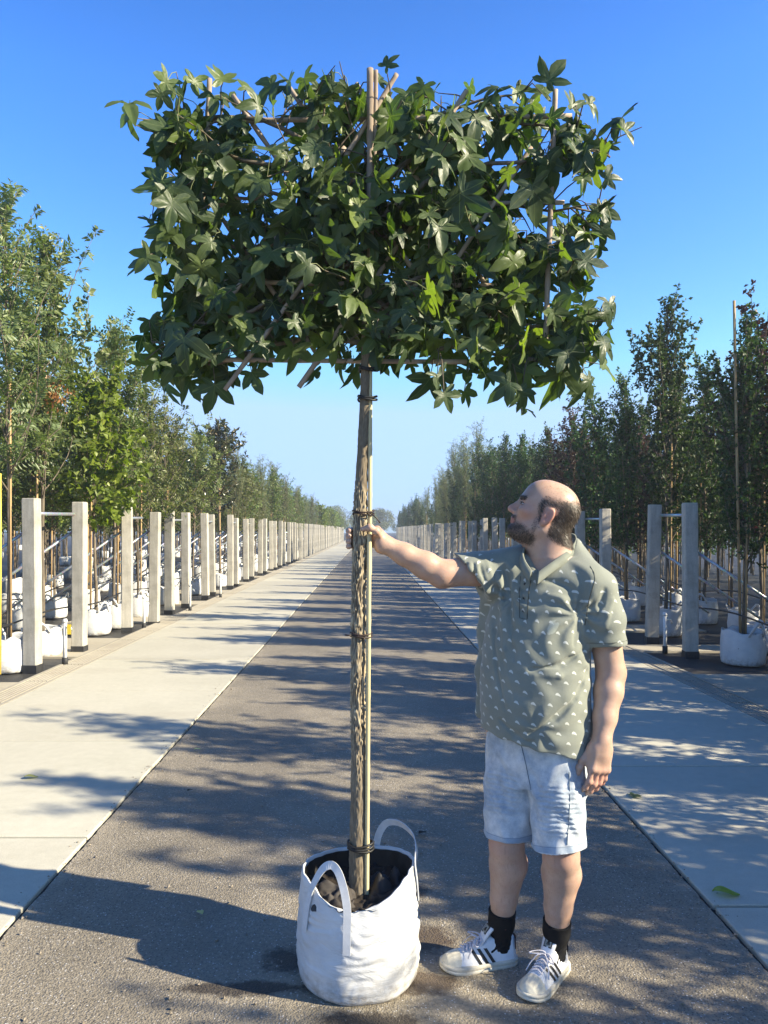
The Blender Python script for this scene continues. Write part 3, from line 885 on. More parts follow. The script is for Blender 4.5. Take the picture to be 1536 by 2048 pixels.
# big trees beyond the end of the road
def round_tree(x, y, h, rad, seed, label):
    r = np.random.default_rng(seed); root = empty("broadleaf_tree", (x, y, 0)); tag(root, label, "tree")
    w = MB(); w.tube([(0, 0, 0), (.1, 0, h * .3), (0, 0, h * .75)], [.3, .25, .1], 8)
    V_, T_, R_, n0 = [], [], [], 0
    for k in range(26):
        c = np.array((r.normal(0, rad * .45), r.normal(0, rad * .45), h * r.uniform(.32, .88)))
        c[:2] *= 1.15 - (c[2] / h) ** 3
        w.tube([(0, 0, h * .35), c], [.08, .02], 5, False)
        n = 260; q = rad * r.uniform(.26, .42)
        Pm = c + unit(r.normal(0, 1, (n, 3))) * (q * r.random((n, 1)) ** .4)
        V, T = leaf_faces(Pm, unit(r.normal(0, 1, (n, 3))), unit(r.normal(0, .8, (n, 3)) + np.array((0, 0, .7))), r.uniform(.18, .34, n), r.uniform(.12, .2, n))
        V_.append(V); T_.append(T + n0); R_.append(np.repeat(r.random(n), 5)); n0 += len(V)
    w.obj("trunk", M_TRUNK, root)
    me = mesh_np("crown", np.concatenate(V_), [np.concatenate(T_)], True, (L_OLIVE,)); attr(me, "rnd", np.concatenate(R_))
    link("crown", me, root)
round_tree(-7.0, 165, 6.9, 3.6, 1, "hazy round tree beyond the road's end, just left of the held trunk")
round_tree(-2.0, 168, 7.4, 3.8, 2, "hazy round tree straight beyond the road's end, behind the held trunk")
round_tree(2.4, 172, 6.6, 3.2, 3, "hazy small round tree beyond the road's end, just right of the held trunk")
for i, (x, y) in enumerate(((-14, 170), (-21, 178), (-30, 172), (9, 180), (17, 176), (27, 182), (-40, 180), (38, 178))):
    round_tree(x, y, 5.4, 3.4, 10 + i, "low hazy round tree in the line closing off the fields at the horizon")
for o in [o for o in COL.objects if o.get("label", "").startswith("low hazy")]: o["group"] = "low trees on the horizon"
# ------------------------------------------------------------------ the held espalier tree, its cane frame and its bag
YT = 2.72                                            # depth of the tree's plane
def TP(px, py, dy=0.0): return P(px, py, YT) + np.array((0, dy, 0))

def mat_cork():
    t = NT("corky_bark"); c = t.coord(); h = t.attr("ridge")
    n1 = t.noise(t.mapping(c, (40, 40, 12)), 1, 5, .65); n2 = t.noise(c, 9, 4, .6)
    col = t.ramp(h, [(.06, (.085, .068, .048)), (.34, (.215, .172, .118)), (.60, (.39, .32, .21)), (.95, (.56, .475, .325))])
    col = t.mix(t.math('MULTIPLY', t.fade(n2, .5, .72), .5), col, (.24, .22, .18))
    col = t.mix(.3, col, n1, 'OVERLAY')
    t.set(col=col, rough=.85, spec=.25); t.bump(n1, .45, .004)
    return t.m
M_CORK = mat_cork()
M_LIMB = mat_bark("limb_bark", (.075, .062, .048), (.19, .155, .115), 40)
M_CANE = mat_bark("weathered_cane", (.24, .185, .14), (.46, .37, .29), 12)
M_PALE = mat_bark("yellow_bamboo", (.50, .425, .235), (.64, .555, .34), 9)
M_TIE = plain("black_rubber", (.015, .015, .015), .5, .2)
M_WIRE = plain("brown_wire", (.035, .022, .018), .5, .2)

tree = empty("espalier_tree", (TP(717, 1800)[0], YT, .30))
tag(tree, "square-trained tree with lobed dark green leaves and corky trunk, held upright by the man", "tree")
T0 = np.array(tree.location)

# trunk: centre line and half width read along its height (photo pixels)
ctr = [(1850, 717, 20), (1760, 716, 19.5), (1690, 717, 18.5), (1600, 717, 17), (1400, 715, 14.2), (1260, 716, 14.5), (1080, 720, 14.5), (1000, 722, 14), (960, 724, 13),
       (900, 726, 12.5), (800, 730, 11.5), (740, 732, 11.5), (640, 734, 11), (520, 736, 9), (400, 738, 7), (300, 740, 5), (215, 741, 3)]
cz = np.array([TP(717, y)[2] for y, _, _ in ctr])[::-1]; cxs = np.array([TP(x, y)[0] for y, x, _ in ctr])[::-1]; crs = np.array([w / F_PX * YT for _, _, w in ctr])[::-1]
cz, cxs, crs = cz[::-1], cxs[::-1], crs[::-1]
zz = np.linspace(cz[0], cz[-1], 820); nth = 64
V, ridge = [], []
order = np.argsort(cz)
for z in zz:
    x0 = np.interp(z, cz[order], cxs[order]); R = np.interp(z, cz[order], crs[order])
    cork = np.clip((z - .55) / .35, .25, 1) * np.clip((1.83 - z) / .10, .10, 1)
    x0 += .004 * mnoise.noise((0, 3, z * 3.1))
    for j in range(nth):
        th = 2 * math.pi * j / nth
        q = (math.cos(th) * 2.6, math.sin(th) * 2.6, z * 11)
        w = mnoise.noise((q[0] * .9, q[1] * .9, z * 9)) * 1.1
        r1 = 1 - abs(math.sin(th * 5 + 6.5 * w + 2.5 * mnoise.noise((q[0], q[1] + 7, z * 26))))
        r2 = 1 - abs(mnoise.noise((q[0] * 3.2, q[1] * 3.2, z * 24 + 9))) * 2.2
        hgt = max(0, min(1, .62 * r1 ** 1.2 + .38 * max(0, r2)))
        lum = .5 + .5 * mnoise.noise((q[0] * .6, q[1] * .6, z * 4.5))
        amp = (.0012 + .0105 * cork * (.55 + .7 * lum))
        smooth_h = .42 + .25 * mnoise.noise((q[0] * 2, q[1] * 2, z * 60))
        rr = R * .90 + amp * (hgt - .35) + .0016 * mnoise.noise((q[0], q[1], z * 18))
        V.append((x0 + rr * math.cos(th), YT + rr * math.sin(th), z))
        ridge.append(hgt * cork + smooth_h * (1 - cork) * .55)
n = nth; m_ = len(zz)
Q = [(i*n + j, i*n + (j+1) % n, (i+1)*n + (j+1) % n, (i+1)*n + j) for i in range(m_ - 1) for j in range(n)]
me = mesh_np("trunk", np.array(V) - T0, [np.array(Q)], True, (M_CORK,)); attr(me, "ridge", ridge)
link("trunk", me, tree)

# limbs, trained sideways along the canes, and the twigs that carry the leaves
rt = np.random.default_rng(5)
limb = MB(); tw_pts = []
def limb_path(pts, r0, r1, wob=.012, n=14):
    pts = np.array(pts); s = np.linspace(0, len(pts) - 1, n); i = np.minimum(s.astype(int), len(pts) - 2); f = (s - i)[:, None]
    q = pts[i] * (1 - f) + pts[i + 1] * f
    q[1:] += rt.normal(0, wob, (n - 1, 3)) * np.array((.6, .8, .8))
    limb.tube(q - T0, np.linspace(r0, r1, n), 7)
    tw_pts.append(q)
    return q
for pts in ([(734, 690), (600, 660), (470, 715), (330, 725)], [(734, 655), (860, 690), (1000, 715), (1170, 715)],
            [(736, 590), (640, 470), (520, 545), (370, 570), (310, 545)], [(736, 580), (820, 650), (980, 570), (1170, 545)],
            [(737, 520), (640, 400), (480, 405), (340, 400)], [(737, 500), (860, 410), (1000, 400), (1200, 410)],
            [(738, 420), (650, 300), (500, 240), (380, 235), (345, 270)], [(738, 400), (850, 290), (1000, 235), (1150, 250)],
            [(739, 350), (700, 240), (690, 190), (610, 215)], [(739, 340), (790, 230), (870, 210), (1050, 165)],
            [(735, 620), (560, 600), (400, 650), (300, 690)], [(735, 600), (900, 520), (1050, 500), (1190, 480)],
            [(737, 470), (600, 350), (430, 320), (330, 310)], [(738, 450), (900, 340), (1100, 320), (1215, 310)],
            [(735, 640), (880, 610), (1060, 650), (1190, 650)], [(737, 540), (560, 500), (420, 480), (320, 480)]):
    d = rt.uniform(-.04, .06)
    limb_path([TP(x, y, d * min(1, k)) for k, (x, y) in enumerate(pts)], .011, .0035)
limb.obj("limbs", M_LIMB, tree)

# leaf: five pointed lobes, cupped along the midrib, lobe tips bent down
def star_leaf(r):
    lobes = [(-112, .58), (-56, .86), (0, 1.0), (56, .86), (112, .58)]
    out = [(0., 0., 0)]
    for k, (a_, l) in enumerate(lobes):
        a_ += r.normal(0, 5); l *= r.uniform(.88, 1.1)
        for da, f in ((-24, .55), (-13.5, .78), (-5, .92), (0, 1.03), (5, .92), (13.5, .78), (24, .55)):
            if k == 0 and da == -24: f = .42
            if k == 4 and da == 24: f = .42
            ang = math.radians(a_ + da); out.append((math.sin(ang) * l * f, math.cos(ang) * l * f, k))
        if k < 4:
            am = math.radians((a_ + lobes[k + 1][0]) / 2); out.append((math.sin(am) * .37, math.cos(am) * .37, k))
    out = np.array(out)
    return out[:, :2], out[:, 2]
def build_leaves(items, seed, size_mul=1.):
    """items: (base, direction, normal, size). Returns verts, tris, rnd."""
    r = np.random.default_rng(seed)
    V, T, R, U, n0 = [], [], [], [], 0
    for b, d, nrm, s in items:
        o, lb = star_leaf(r)
        d = unit(np.array(d)); nrm = np.array(nrm); sd = unit(np.cross(d, nrm)); nrm = np.cross(sd, d)
        # two rings: outline and a half-way ring, so that the blade can curve
        m = len(o); base = np.array((0., .18))
        mid = (o - base) * .52 + base
        pts = np.concatenate([[base], mid, o])
        ax = np.abs(pts[:, 0]); rad = np.hypot(pts[:, 0], pts[:, 1])
        cup = r.uniform(.08, .60); bend = r.uniform(.08, .72); tw = r.normal(0, .38)
        h = cup * ax - bend * rad ** 2 + tw * pts[:, 0] * pts[:, 1] + r.normal(0, .012, len(pts))
        W = b + s * (pts[:, :1] * sd + pts[:, 1:] * d + h[:, None] * nrm)
        V.append(W)
        k = np.arange(m); k2 = (k + 1) % m
        t_ = np.concatenate([np.stack([np.zeros(m, int), 1 + k, 1 + k2], 1), np.stack([1 + k, 1 + m + k, 1 + k2], 1), np.stack([1 + k2, 1 + m + k, 1 + m + k2], 1)])
        T.append(t_ + n0); n0 += len(W)
        R.append(np.full(len(W), r.random()))
        U.append(np.stack([pts[:, 0], pts[:, 1], np.zeros(len(pts))], 1))
    return np.concatenate(V), np.concatenate(T), np.concatenate(R), np.concatenate(U)

def mat_star():
    t = NT("lobed_leaf"); r = t.attr("rnd"); uv = t.attr("luv", "Vector")
    col = t.ramp(r, [(0, (.018, .038, .016)), (.45, (.044, .076, .025)), (.78, (.10, .145, .038)), (1, (.19, .245, .048))])
    x, y, _ = t.sep(uv)
    ang = t.math('ARCTAN2', x, t.math('SUBTRACT', y, .0))
    vein = None
    for a_ in (-112, -56, 0, 56, 112):
        dd = t.math('ABSOLUTE', t.math('SUBTRACT', ang, math.radians(a_)))
        vv = t.math('LESS_THAN', t.math('MULTIPLY', dd, t.math('SQRT', t.math('ADD', t.math('MULTIPLY', x, x), t.math('MULTIPLY', y, y)))), .013)
        vein = vv if vein is None else t.math('MAXIMUM', vein, vv)
    col = t.mix(t.math('MULTIPLY', vein, .45), col, (.20, .25, .09))
    nz = t.noise(uv, 6, 4, .6)
    col = t.mix(.35, col, nz, 'OVERLAY')
    geo = t.n("ShaderNodeNewGeometry").outputs["Backfacing"]
    col = t.mix(t.math('MULTIPLY', geo, .55), col, (.065, .095, .045))
    t.set(col=col, rough=t.ramp(nz, [(.3, (.36,) * 3), (.7, (.52,) * 3)]), spec=.42)
    t.bump(t.math('ADD', nz, t.math('MULTIPLY', vein, -.5)), .35, .003)
    tr = t.n("ShaderNodeBsdfTranslucent"); t.sock(tr.inputs[0], t.mix(1, col, (2.0, 2.3, .55), 'MULTIPLY'))
    mx = t.n("ShaderNodeMixShader"); mx.inputs[0].default_value = .33
    t.t.links.new(t.b.outputs[0], mx.inputs[1]); t.t.links.new(tr.outputs[0], mx.inputs[2]); t.t.links.new(mx.outputs[0], t.out.inputs[0])
    return t.m
M_STAR = mat_star()

items, petiole = [], MB()
def add_leaf(attach, d, nrm, s):
    d = unit(d); pl = s * rt.uniform(.5, .9)
    e0 = attach + d * s * 1.5; ex_, ey_ = CX + e0[0] / YT * F_PX, HY + (EYE - e0[2]) / YT * F_PX
    bot = 815 if (ex_ < 440 or ex_ > 820) else 752
    top_ = 228 if rt.random() < .85 else 200
    if not (304 < ex_ < 1210 and top_ < ey_ < bot): return False
    if 705 < ex_ < 775 and ey_ < 420 and e0[1] < YT + .02: return False
    if rt.random() < .16: return False
    pd = unit(d * .6 + rt.normal(0, .5, 3) + np.array((0, -.15, .35)))
    base = attach + pd * pl
    petiole.tube([attach - T0, attach + pd * pl * .55 + np.array((0, 0, .01)) - T0, base - T0], .0016, 4, False)
    items.append((base - T0, d, nrm, s)); return True
twig = MB()
for q in tw_pts:                                      # leaves and short twigs along every limb
    for k in range(len(q) - 1):
        for _ in range(rt.integers(2, 5)):
            a_ = q[k] * (1 - (f := rt.random())) + q[k + 1] * f
            if rt.random() < .60:                     # a twig of its own
                td = unit(np.array((rt.normal(0, .8), rt.normal(-.1, .95), rt.normal(.25, .7))))
                tl = rt.uniform(.06, .22)
                tp = [a_, a_ + td * tl * .5, a_ + td * tl + np.array((0, 0, -.02))]
                at = [tp[2]] * rt.integers(1, 3) + [tp[1]]
            else: at, tp = [a_], None
            ok_ = False
            for p in at:
                out = np.sign(p[0] - T0[0]) * min(1, abs(p[0] - T0[0]) / .8)
                d = np.array((rt.normal(.3 * out, .5), rt.normal(-.08, .5), rt.normal(-.85, .45)))
                nrm = np.array((rt.normal(.15, .7), rt.normal(-.45, .75), rt.normal(.45, .4)))
                ok_ |= bool(add_leaf(p, d, nrm, rt.choice([.050, .066, .082, .098, .114], p=[.16, .24, .26, .22, .12])))
            if ok_ and tp: twig.tube([p - T0 for p in tp], [.0032, .0026, .0016], 5, False)
for cx_, cy_, n_ in ((560, 480, 45), (690, 520, 40), (880, 470, 50), (900, 290, 50), (1080, 620, 60), (450, 600, 60), (620, 560, 50), (1000, 520, 40), (1100, 720, 40), (420, 330, 30), (820, 600, 40), (340, 640, 40)):
    for _ in range(n_):                               # the inner, shaded leaves that fill the middle of the crown
        p = TP(cx_ + rt.normal(0, 75), cy_ + rt.normal(0, 55), rt.uniform(.02, .24))
        add_leaf(p, np.array((rt.normal(0, .6), rt.normal(.2, .5), rt.normal(-.8, .5))), rt.normal(0, .7, 3) + np.array((0, 0, .5)), rt.uniform(.05, .10))
# leaves one can tell apart along the outline of the crown: pixel of the leaf's base, pixel of its tip, size
for bx, by, tx, ty, s in ((455, 190, 430, 132, .10), (458, 195, 470, 145, .07), (505, 215, 505, 172, .07), (605, 190, 608, 150, .05), (755, 165, 770, 138, .075),
        (770, 175, 790, 155, .07), (1085, 185, 1136, 130, .11), (1085, 185, 1085, 130, .09), (1150, 205, 1152, 155, .085), (1035, 165, 1060, 195, .08), (985, 215, 940, 205, .08),
        (1145, 245, 1165, 320, .11), (1150, 250, 1190, 262, .08), (1215, 300, 1240, 318, .08), (1215, 295, 1238, 282, .06), (1195, 380, 1240, 372, .08), (1200, 420, 1238, 425, .085),
        (1200, 460, 1205, 500, .085), (1150, 540, 1205, 552, .10), (1160, 555, 1190, 510, .09), (1190, 630, 1210, 690, .10), (1180, 700, 1228, 728, .10), (1180, 745, 1218, 760, .10),
        (1170, 760, 1165, 828, .12), (1120, 750, 1100, 815, .12), (1040, 780, 1075, 800, .09), (1010, 775, 970, 800, .10), (1030, 790, 1045, 832, .09), (930, 780, 965, 850, .075),
        (870, 760, 895, 805, .11), (860, 755, 825, 825, .13), (880, 800, 900, 850, .09), (590, 700, 580, 775, .12), (500, 740, 530, 790, .10), (430, 770, 420, 832, .11),
        (360, 740, 385, 812, .10), (330, 730, 340, 780, .08), (315, 710, 268, 792, .15), (390, 695, 385, 750, .13), (340, 740, 315, 775, .07), (300, 640, 330, 690, .09),
        (310, 545, 270, 540, .12), (325, 540, 285, 585, .10), (335, 500, 305, 495, .07), (330, 480, 310, 510, .08), (345, 400, 295, 415, .09), (350, 375, 300, 372, .08),
        (340, 300, 318, 318, .085), (345, 320, 330, 345, .10), (350, 265, 318, 268, .08), (365, 225, 345, 218, .06), (395, 385, 420, 445, .12), (375, 380, 365, 425, .11),
        (650, 370, 660, 410, .12), (630, 620, 600, 610, .10), (835, 300, 840, 335, .11), (800, 490, 800, 500, .09), (1090, 340, 1110, 390, .13), (1050, 400, 1060, 450, .14),
        (1080, 525, 1040, 540, .13), (975, 650, 1000, 705, .12), (900, 610, 925, 640, .10), (1135, 300, 1120, 345, .10), (1165, 470, 1175, 500, .09)):
    b_ = TP(bx, by, rt.uniform(-.16, .04)); t_ = TP(tx, ty, 0); t_[1] = b_[1] + rt.normal(0, .02)
    d = t_ - b_
    items.append((b_ - T0, d, np.array((rt.normal(.3, .3), -.75, rt.normal(.35, .3))), s * .9))
    near = min((np.linalg.norm((q - b_)[:, [0, 2]], axis=1).min(), i) for i, q in enumerate(tw_pts))[1]
    qq = tw_pts[near]; c_ = qq[np.linalg.norm((qq - b_)[:, [0, 2]], axis=1).argmin()]
    midp = (c_ + b_) / 2 + np.array((0, -.02, .03))
    twig.tube([c_ - T0, midp - T0, b_ - T0], [.003, .0024, .0014], 5, False)
V, T, R, U = build_leaves(items, 9)
me = mesh_np("crown", V, [T], True, (M_STAR,)); attr(me, "rnd", R); attr3(me, "luv", U)
link("crown", me, tree)
petiole.obj("leaf_stalks", plain("leaf_stalk", (.20, .22, .09), .5), tree)
twig.obj("twigs", M_LIMB, tree)
print("star leaves", len(items))

# cane frame: each cane is a child of the frame
frame = empty("cane_frame", (TP(740, 470)[0], YT, TP(740, 470)[2])); F0 = np.array(frame.location)
tag(frame, "lattice of brown bamboo canes tied behind and through the leafy square crown", "trellis")
def cane(p0, p1, r, dy, mat=None, bow=.004):
    a_, b_ = TP(*p0, dy), TP(*p1, dy)
    ts = np.linspace(0, 1, 26); pts = a_ + (b_ - a_) * ts[:, None]; pts[:, 1] += bow * np.sin(ts * 3.1)
    rad = np.full(26, r); rad[4::5] *= 1.14                       # the nodes of the cane
    m = MB(); m.tube(pts - F0, rad, 10); return m.obj("cane", mat or M_CANE, frame)
cane((380, 238), (1145, 228), .0085, .012)
cane((395, 408), (1130, 402), .008, .012)
cane((385, 560), (1045, 570), .0085, .012)
cane((408, 717), (935, 722), .0085, .014)
cane((420, 160), (400, 590), .0095, -.006)
cane((1110, 182), (1090, 690), .0095, -.006)
cane((463, 182), (790, 650), .0085, .028)
cane((573, 160), (900, 640), .0085, .028)
cane((712, 158), (1010, 620), .0085, .028)
cane((420, 400), (640, 715), .008, .028)
cane((597, 773), (830, 440), .0095, .012)
cane((452, 782), (730, 400), .0085, -.020)
cane((430, 640), (690, 300), .008, -.020)
cane((793, 155), (690, 320), .0085, -.020)
cane((935, 173), (740, 470), .0090, .024)
cane((1060, 300), (860, 600), .008, -.020)
stk = cane((740, 148), (741, 520), .0125, -.030, M_CANE); stk["label"] = "thick upright middle cane showing above the crown"
cane((752, 150), (748, 420), .0075, -.026)
lower = empty("bamboo_pole", (TP(733, 1780)[0], YT, TP(733, 1780)[2])); B0 = np.array(lower.location)
tag(lower, "pale yellow bamboo pole tied upright along the right side of the corky trunk", "pole")
ts = np.linspace(0, 1, 60); a_, b_ = TP(733.5, 1790, -.022), TP(738.5, 1068, -.016)
m = MB(); pts = a_ + (b_ - a_) * ts[:, None]; rad = np.full(60, .0084); rad[9::12] *= 1.13
m.tube(pts - B0, rad, 14); m.obj("pole", M_PALE, lower)
a_, b_ = TP(739.5, 1150, -.008), TP(740.5, 700, -.006)
m = MB(); pts = a_ + (b_ - a_) * ts[:, None]; rad = np.full(60, .0075); rad[9::12] *= 1.13
m.tube(pts - B0, rad, 12); m.obj("upper_pole", M_PALE, lower)

# ties
def tie(y, name, label, r, turns, mat, tail=None, dy=0):
    c = TP(np.interp(-y, [-1850, -1400, -1080, -900, -740], [717, 715, 720, 726, 732]), y); R = np.interp(c[2], cz[order], crs[order])
    m = MB()
    for k in range(turns):
        th = np.linspace(0, 2 * math.pi, 40)
        ex = np.where(np.cos(th) > 0, .019, .0)
        pts = np.stack([c[0] + (R + .003) * np.cos(th) + ex * np.cos(th), YT + (R + .004) * np.sin(th) - .006, np.full(40, c[2] + k * .009 + .004 * np.sin(th * 2 + k))], 1)
        m.tube(pts - c, r, 6, False)
    if tail is not None:
        pts = np.array([TP(x, yy, -.035) for x, yy in tail]); m.tube(pts - c, r * .8, 6)
    o = m.obj(name, mat, None, True, Vector(c)); return tag(o, label, "tie")
tie(1028, "trunk_tie", "dark brown wire tie just above the man's gripping hand, one end sticking out", .0032, 2, M_WIRE, [(740, 1026), (752, 1036), (760, 1046)])
tie(1271, "trunk_tie", "dark wire tie round trunk and pole, midway between the hand and the bag", .0034, 2, M_WIRE, [(703, 1268), (697, 1268), (690, 1267)])
tie(1694, "trunk_tie", "black rubber bands round the trunk foot just above the bag's soil", .0042, 3, M_TIE)
tie(742, "trunk_tie", "black tie round the trunk right under the leafy crown", .0038, 2, M_TIE)
tie(800, "trunk_tie", "black tape round the bare trunk a little below the crown", .0042, 2, M_TIE)

# ---------------- the bag in front
BX, BR_, BH = TP(717, 1900)[0], .208, .385
bag = empty("planting_bag", (BX, YT, 0)); tag(bag, "big white woven planting bag with strap handles standing on the asphalt beside the man", "bag")
def bag_rim(th):      # rim height by angle; th=0 is +X, -90 deg faces the camera
    d = math.degrees(th) % 360
    return np.interp(d, [0, 40, 90, 140, 180, 215, 240, 262, 280, 300, 330, 360], [.415, .405, .385, .385, .395, .375, .330, .318, .328, .350, .395, .415])
nb_, V = 150, []
lv = np.concatenate([np.linspace(0, .06, 7), np.linspace(.075, 1, 54)])
def bag_pt(th, f, grow=0.):
    H = bag_rim(th); z = f * H
    s = np.interp(f, [0, .02, .06, .15, .4, .7, .88, 1], [.88, .955, 1.0, 1.03, 1.04, 1.015, .965, .93])
    cxn, sxn = math.cos(th), math.sin(th)
    w = .026 * mnoise.noise((cxn * 1.8, sxn * 1.8, z * 6)) + .026 * mnoise.noise((cxn * 3, sxn * 3, z * 26)) * min(1, f * 3)
    w += .020 * math.sin(z * 165 + 5 * mnoise.noise((cxn * 2, sxn * 2, z * 7)) * 2.5) * max(0, mnoise.noise((cxn * 1.5 + 4, sxn * 1.5, z * 5)) + .18) * (1 if .1 < f < .8 else .2)
    d = abs(((math.degrees(th) + 98 + 180) % 360) - 180)      # puckers where the front strap is sewn
    w += .035 * math.exp(-(d / 9) ** 2) * max(0, f - .55) * 1.2
    w += .03 * math.sin(th * 23 + z * 30) * max(0, f - .72)
    r_ = BR_ * s * (1 + w) * (1 + .03 * math.cos(2 * th)) + grow
    return (r_ * cxn, r_ * sxn, max(.002, z))
for f in lv:
    for j in range(nb_): V.append(bag_pt(2 * math.pi * j / nb_, f))
for f, g in ((1.0, -.006), (.93, -.009), (.80, -.012)):
    for j in range(nb_): V.append(bag_pt(2 * math.pi * j / nb_, f, g))
k = len(lv) + 3
Q = [(i*nb_ + j, i*nb_ + (j+1) % nb_, (i+1)*nb_ + (j+1) % nb_, (i+1)*nb_ + j) for i in range(k - 1) for j in range(nb_)]
V.append((0, 0, .003)); Tb = [(len(V) - 1, (j + 1) % nb_, j) for j in range(nb_)]
link("bag_body", mesh_np("bag_body", np.array(V), [np.array(Q), np.array(Tb)], True, (M_BAG,)), bag)
# dark liner, its crumpled folds and the soil
M_LINER = plain("black_liner", (.020, .019, .019), .55, .4, 14, .6, 26)
M_HESS = plain("crumpled_grey_cloth", (.050, .043, .039), .75, .35, 18, .6, 40)
V = []
for f, g in ((.975, -.012), (.90, -.020), (.80, -.028), (.70, -.05), (.66, -.10)):
    for j in range(nb_):
        x, y, z = bag_pt(2 * math.pi * j / nb_, f, g)
        w = .012 * mnoise.noise((x * 22, y * 22, z * 22)) if f < .85 else 0
        V.append((x * (1 + w * 2), y * (1 + w * 2), z + w))
Q = [(i*nb_ + j, i*nb_ + (j+1) % nb_, (i+1)*nb_ + (j+1) % nb_, (i+1)*nb_ + j) for i in range(4) for j in range(nb_)]
link("liner", mesh_np("liner", np.array(V), [np.array(Q)], True, (M_LINER,)), bag)
N = 56; g = np.linspace(-1, 1, N); V = []
for a_ in g:
    for b_ in g:
        r_ = math.hypot(a_, b_); sc_ = (max(abs(a_), abs(b_)) / r_) if r_ > 1e-6 else 1
        x, y = a_ * sc_ * .195, b_ * sc_ * .195
        z = .306 + .020 * mnoise.noise((x * 12, y * 12, 1)) + .016 * mnoise.noise((x * 40, y * 40, 2)) + .05 * max(0, math.hypot(x, y) / .195 - .6)
        V.append((x, y, z))
Q = [(i*N + j, (i+1)*N + j, (i+1)*N + j + 1, i*N + j + 1) for i in range(N - 1) for j in range(N - 1)]
link("soil", mesh_np("soil", np.array(V), [np.array(Q)], True, (M_SOIL,)), bag)
def crumple(cx, cy, rx, ry, h, seed, mat, nm):
    N = 40; V = []
    for i in range(N):
        for j in range(N):
            u, v = i / (N - 1) * 2 - 1, j / (N - 1) * 2 - 1
            e_ = max(0, 1 - u * u) * max(0, 1 - v * v)
            fold = abs(mnoise.noise((u * 1.1 + seed, v * 1.7, seed))) * 1.1 + .5 * abs(mnoise.noise((u * 2.4, v * 3 + seed, 3)))
            V.append((cx + u * rx * (1 + .15 * mnoise.noise((v * 2, seed, 0))), cy + v * ry, 0.300 + h * e_ ** .5 * (.25 + 1.25 * fold)))
    Q = [(i*N + j, (i+1)*N + j, (i+1)*N + j + 1, i*N + j + 1) for i in range(N - 1) for j in range(N - 1)]
    return link(nm, mesh_np(nm, np.array(V), [np.array(Q)], True, (mat,)), bag)
crumple(-.085, -.07, .075, .075, .052, 2.7, M_HESS, "crumpled_cloth")
crumple(.115, .03, .075, .10, .048, 6.1, M_LINER, "crumpled_liner")
# straps: a loop at the front left and one at the back right, each sewn to the outside
M_STRAP = plain("white_strap", (.62, .63, .64), .55, .08, 40, .12, 260)
def strap(ths, fs, ups, outs, w=.027):
    pts = []
    for th, f, up, o_ in zip(ths, fs, ups, outs):
        x, y, z = bag_pt(math.radians(th), f); r_ = math.hypot(x, y)
        pts.append(np.array((x / r_ * (r_ + o_), y / r_ * (r_ + o_), z + up)))
    pts = np.array(pts); s_ = np.linspace(0, len(pts) - 1, 44)
    q = np.stack([np.interp(s_, np.arange(len(pts)), pts[:, c_]) for c_ in range(3)], 1)
    for _ in range(4): q[1:-1] = (q[:-2] + 2 * q[1:-1] + q[2:]) / 4
    out = q * np.array((1, 1, 0)); out = unit(out) + np.array((0, 0, .35))
    m = MB(); ribbon(m, q, w, out, .003); m.obj("handle", M_STRAP, bag, False)
strap([-100, -100, -100, -100, -104, -112, -123, -134, -142, -146, -147], [.58, .75, .9, 1.0, 1, 1, 1, 1, 1.0, .9, .6], [0, 0, 0, .010, .062, .112, .126, .088, .015, 0, 0], [.005, .005, .005, .004, -.005, -.02, -.03, -.02, .004, .005, .005])
strap([-8, -8, -8, 0, 18, 40, 58, 68, 72, 72], [.70, .85, 1, 1, 1, 1, 1, 1, .9, .7], [0, 0, .008, .034, .064, .09, .092, .04, 0, 0], [.005, .005, .004, .01, .015, .015, .01, .004, .005, .005])

# ---------------- fallen leaves and scraps on the ground
def fallen(px, py, size, az, mat, label, star=True, seed=0):
    Y = EYE * F_PX / (py - HY); x = (px - CX) / F_PX * Y
    d = np.array((math.cos(az), math.sin(az), 0.)); r = np.random.default_rng(seed)
    if star:
        V, T, R, U = build_leaves([(np.zeros(3), d, np.array((.1, 0, 1.)), size)], seed); V[:, 2] *= .35; V[:, 2] -= V[:, 2].min() + .004
        me = mesh_np("fallen_leaf", V, [T], True, (mat,)); attr(me, "rnd", R); attr3(me, "luv", U)
    else:
        n = 9; u = np.linspace(0, 1, n); w = np.sin(u * math.pi) ** .7 * .28
        s_ = np.array((-d[1], d[0], 0)); V = []
        for i in range(n):
            for k in (-1, 0, 1): V.append(d * (u[i] - .5) * size + s_ * w[i] * size * k + np.array((0, 0, .006 + .05 * size * abs(k) + .08 * size * math.sin(u[i] * 5))))
        Q = [(3*i + k, 3*i + k + 1, 3*i + k + 4, 3*i + k + 3) for i in range(n - 1) for k in (0, 1)]
        me = mesh_np("fallen_leaf", np.array(V), [np.array(Q)], True, (mat,)); attr(me, "rnd", np.full(len(V), r.random()))
    return tag(link("fallen_leaf", me, None, (x, Y, .012)), label, "leaf")
L_YELL = mat_leaf("fallen_yellow_leaf", (.35, .40, .12), (.42, .45, .14), (.45, .45, .18), .2)
fallen(1265, 1597, .072, .4, M_STAR, "star-shaped green fallen leaf on the shaded pavement beside the man's hand", True, 3)
fallen(1452, 1793, .115, -.15, L_MAPLE, "broad green fallen leaf lying on the pale pavement at lower right", False, 5)
fallen(62, 1559, .085, .3, L_YELL, "yellowish-green fallen leaf alone on the sunlit left pavement", False, 6)
fallen(380, 1586, .05, 1.2, M_SOIL, "small dark clod on the sunlit asphalt by the left pavement edge", False, 7)
fallen(395, 1503, .05, .5, L_YELL, "small pale curled leaf on the asphalt near the left pavement", False, 8)
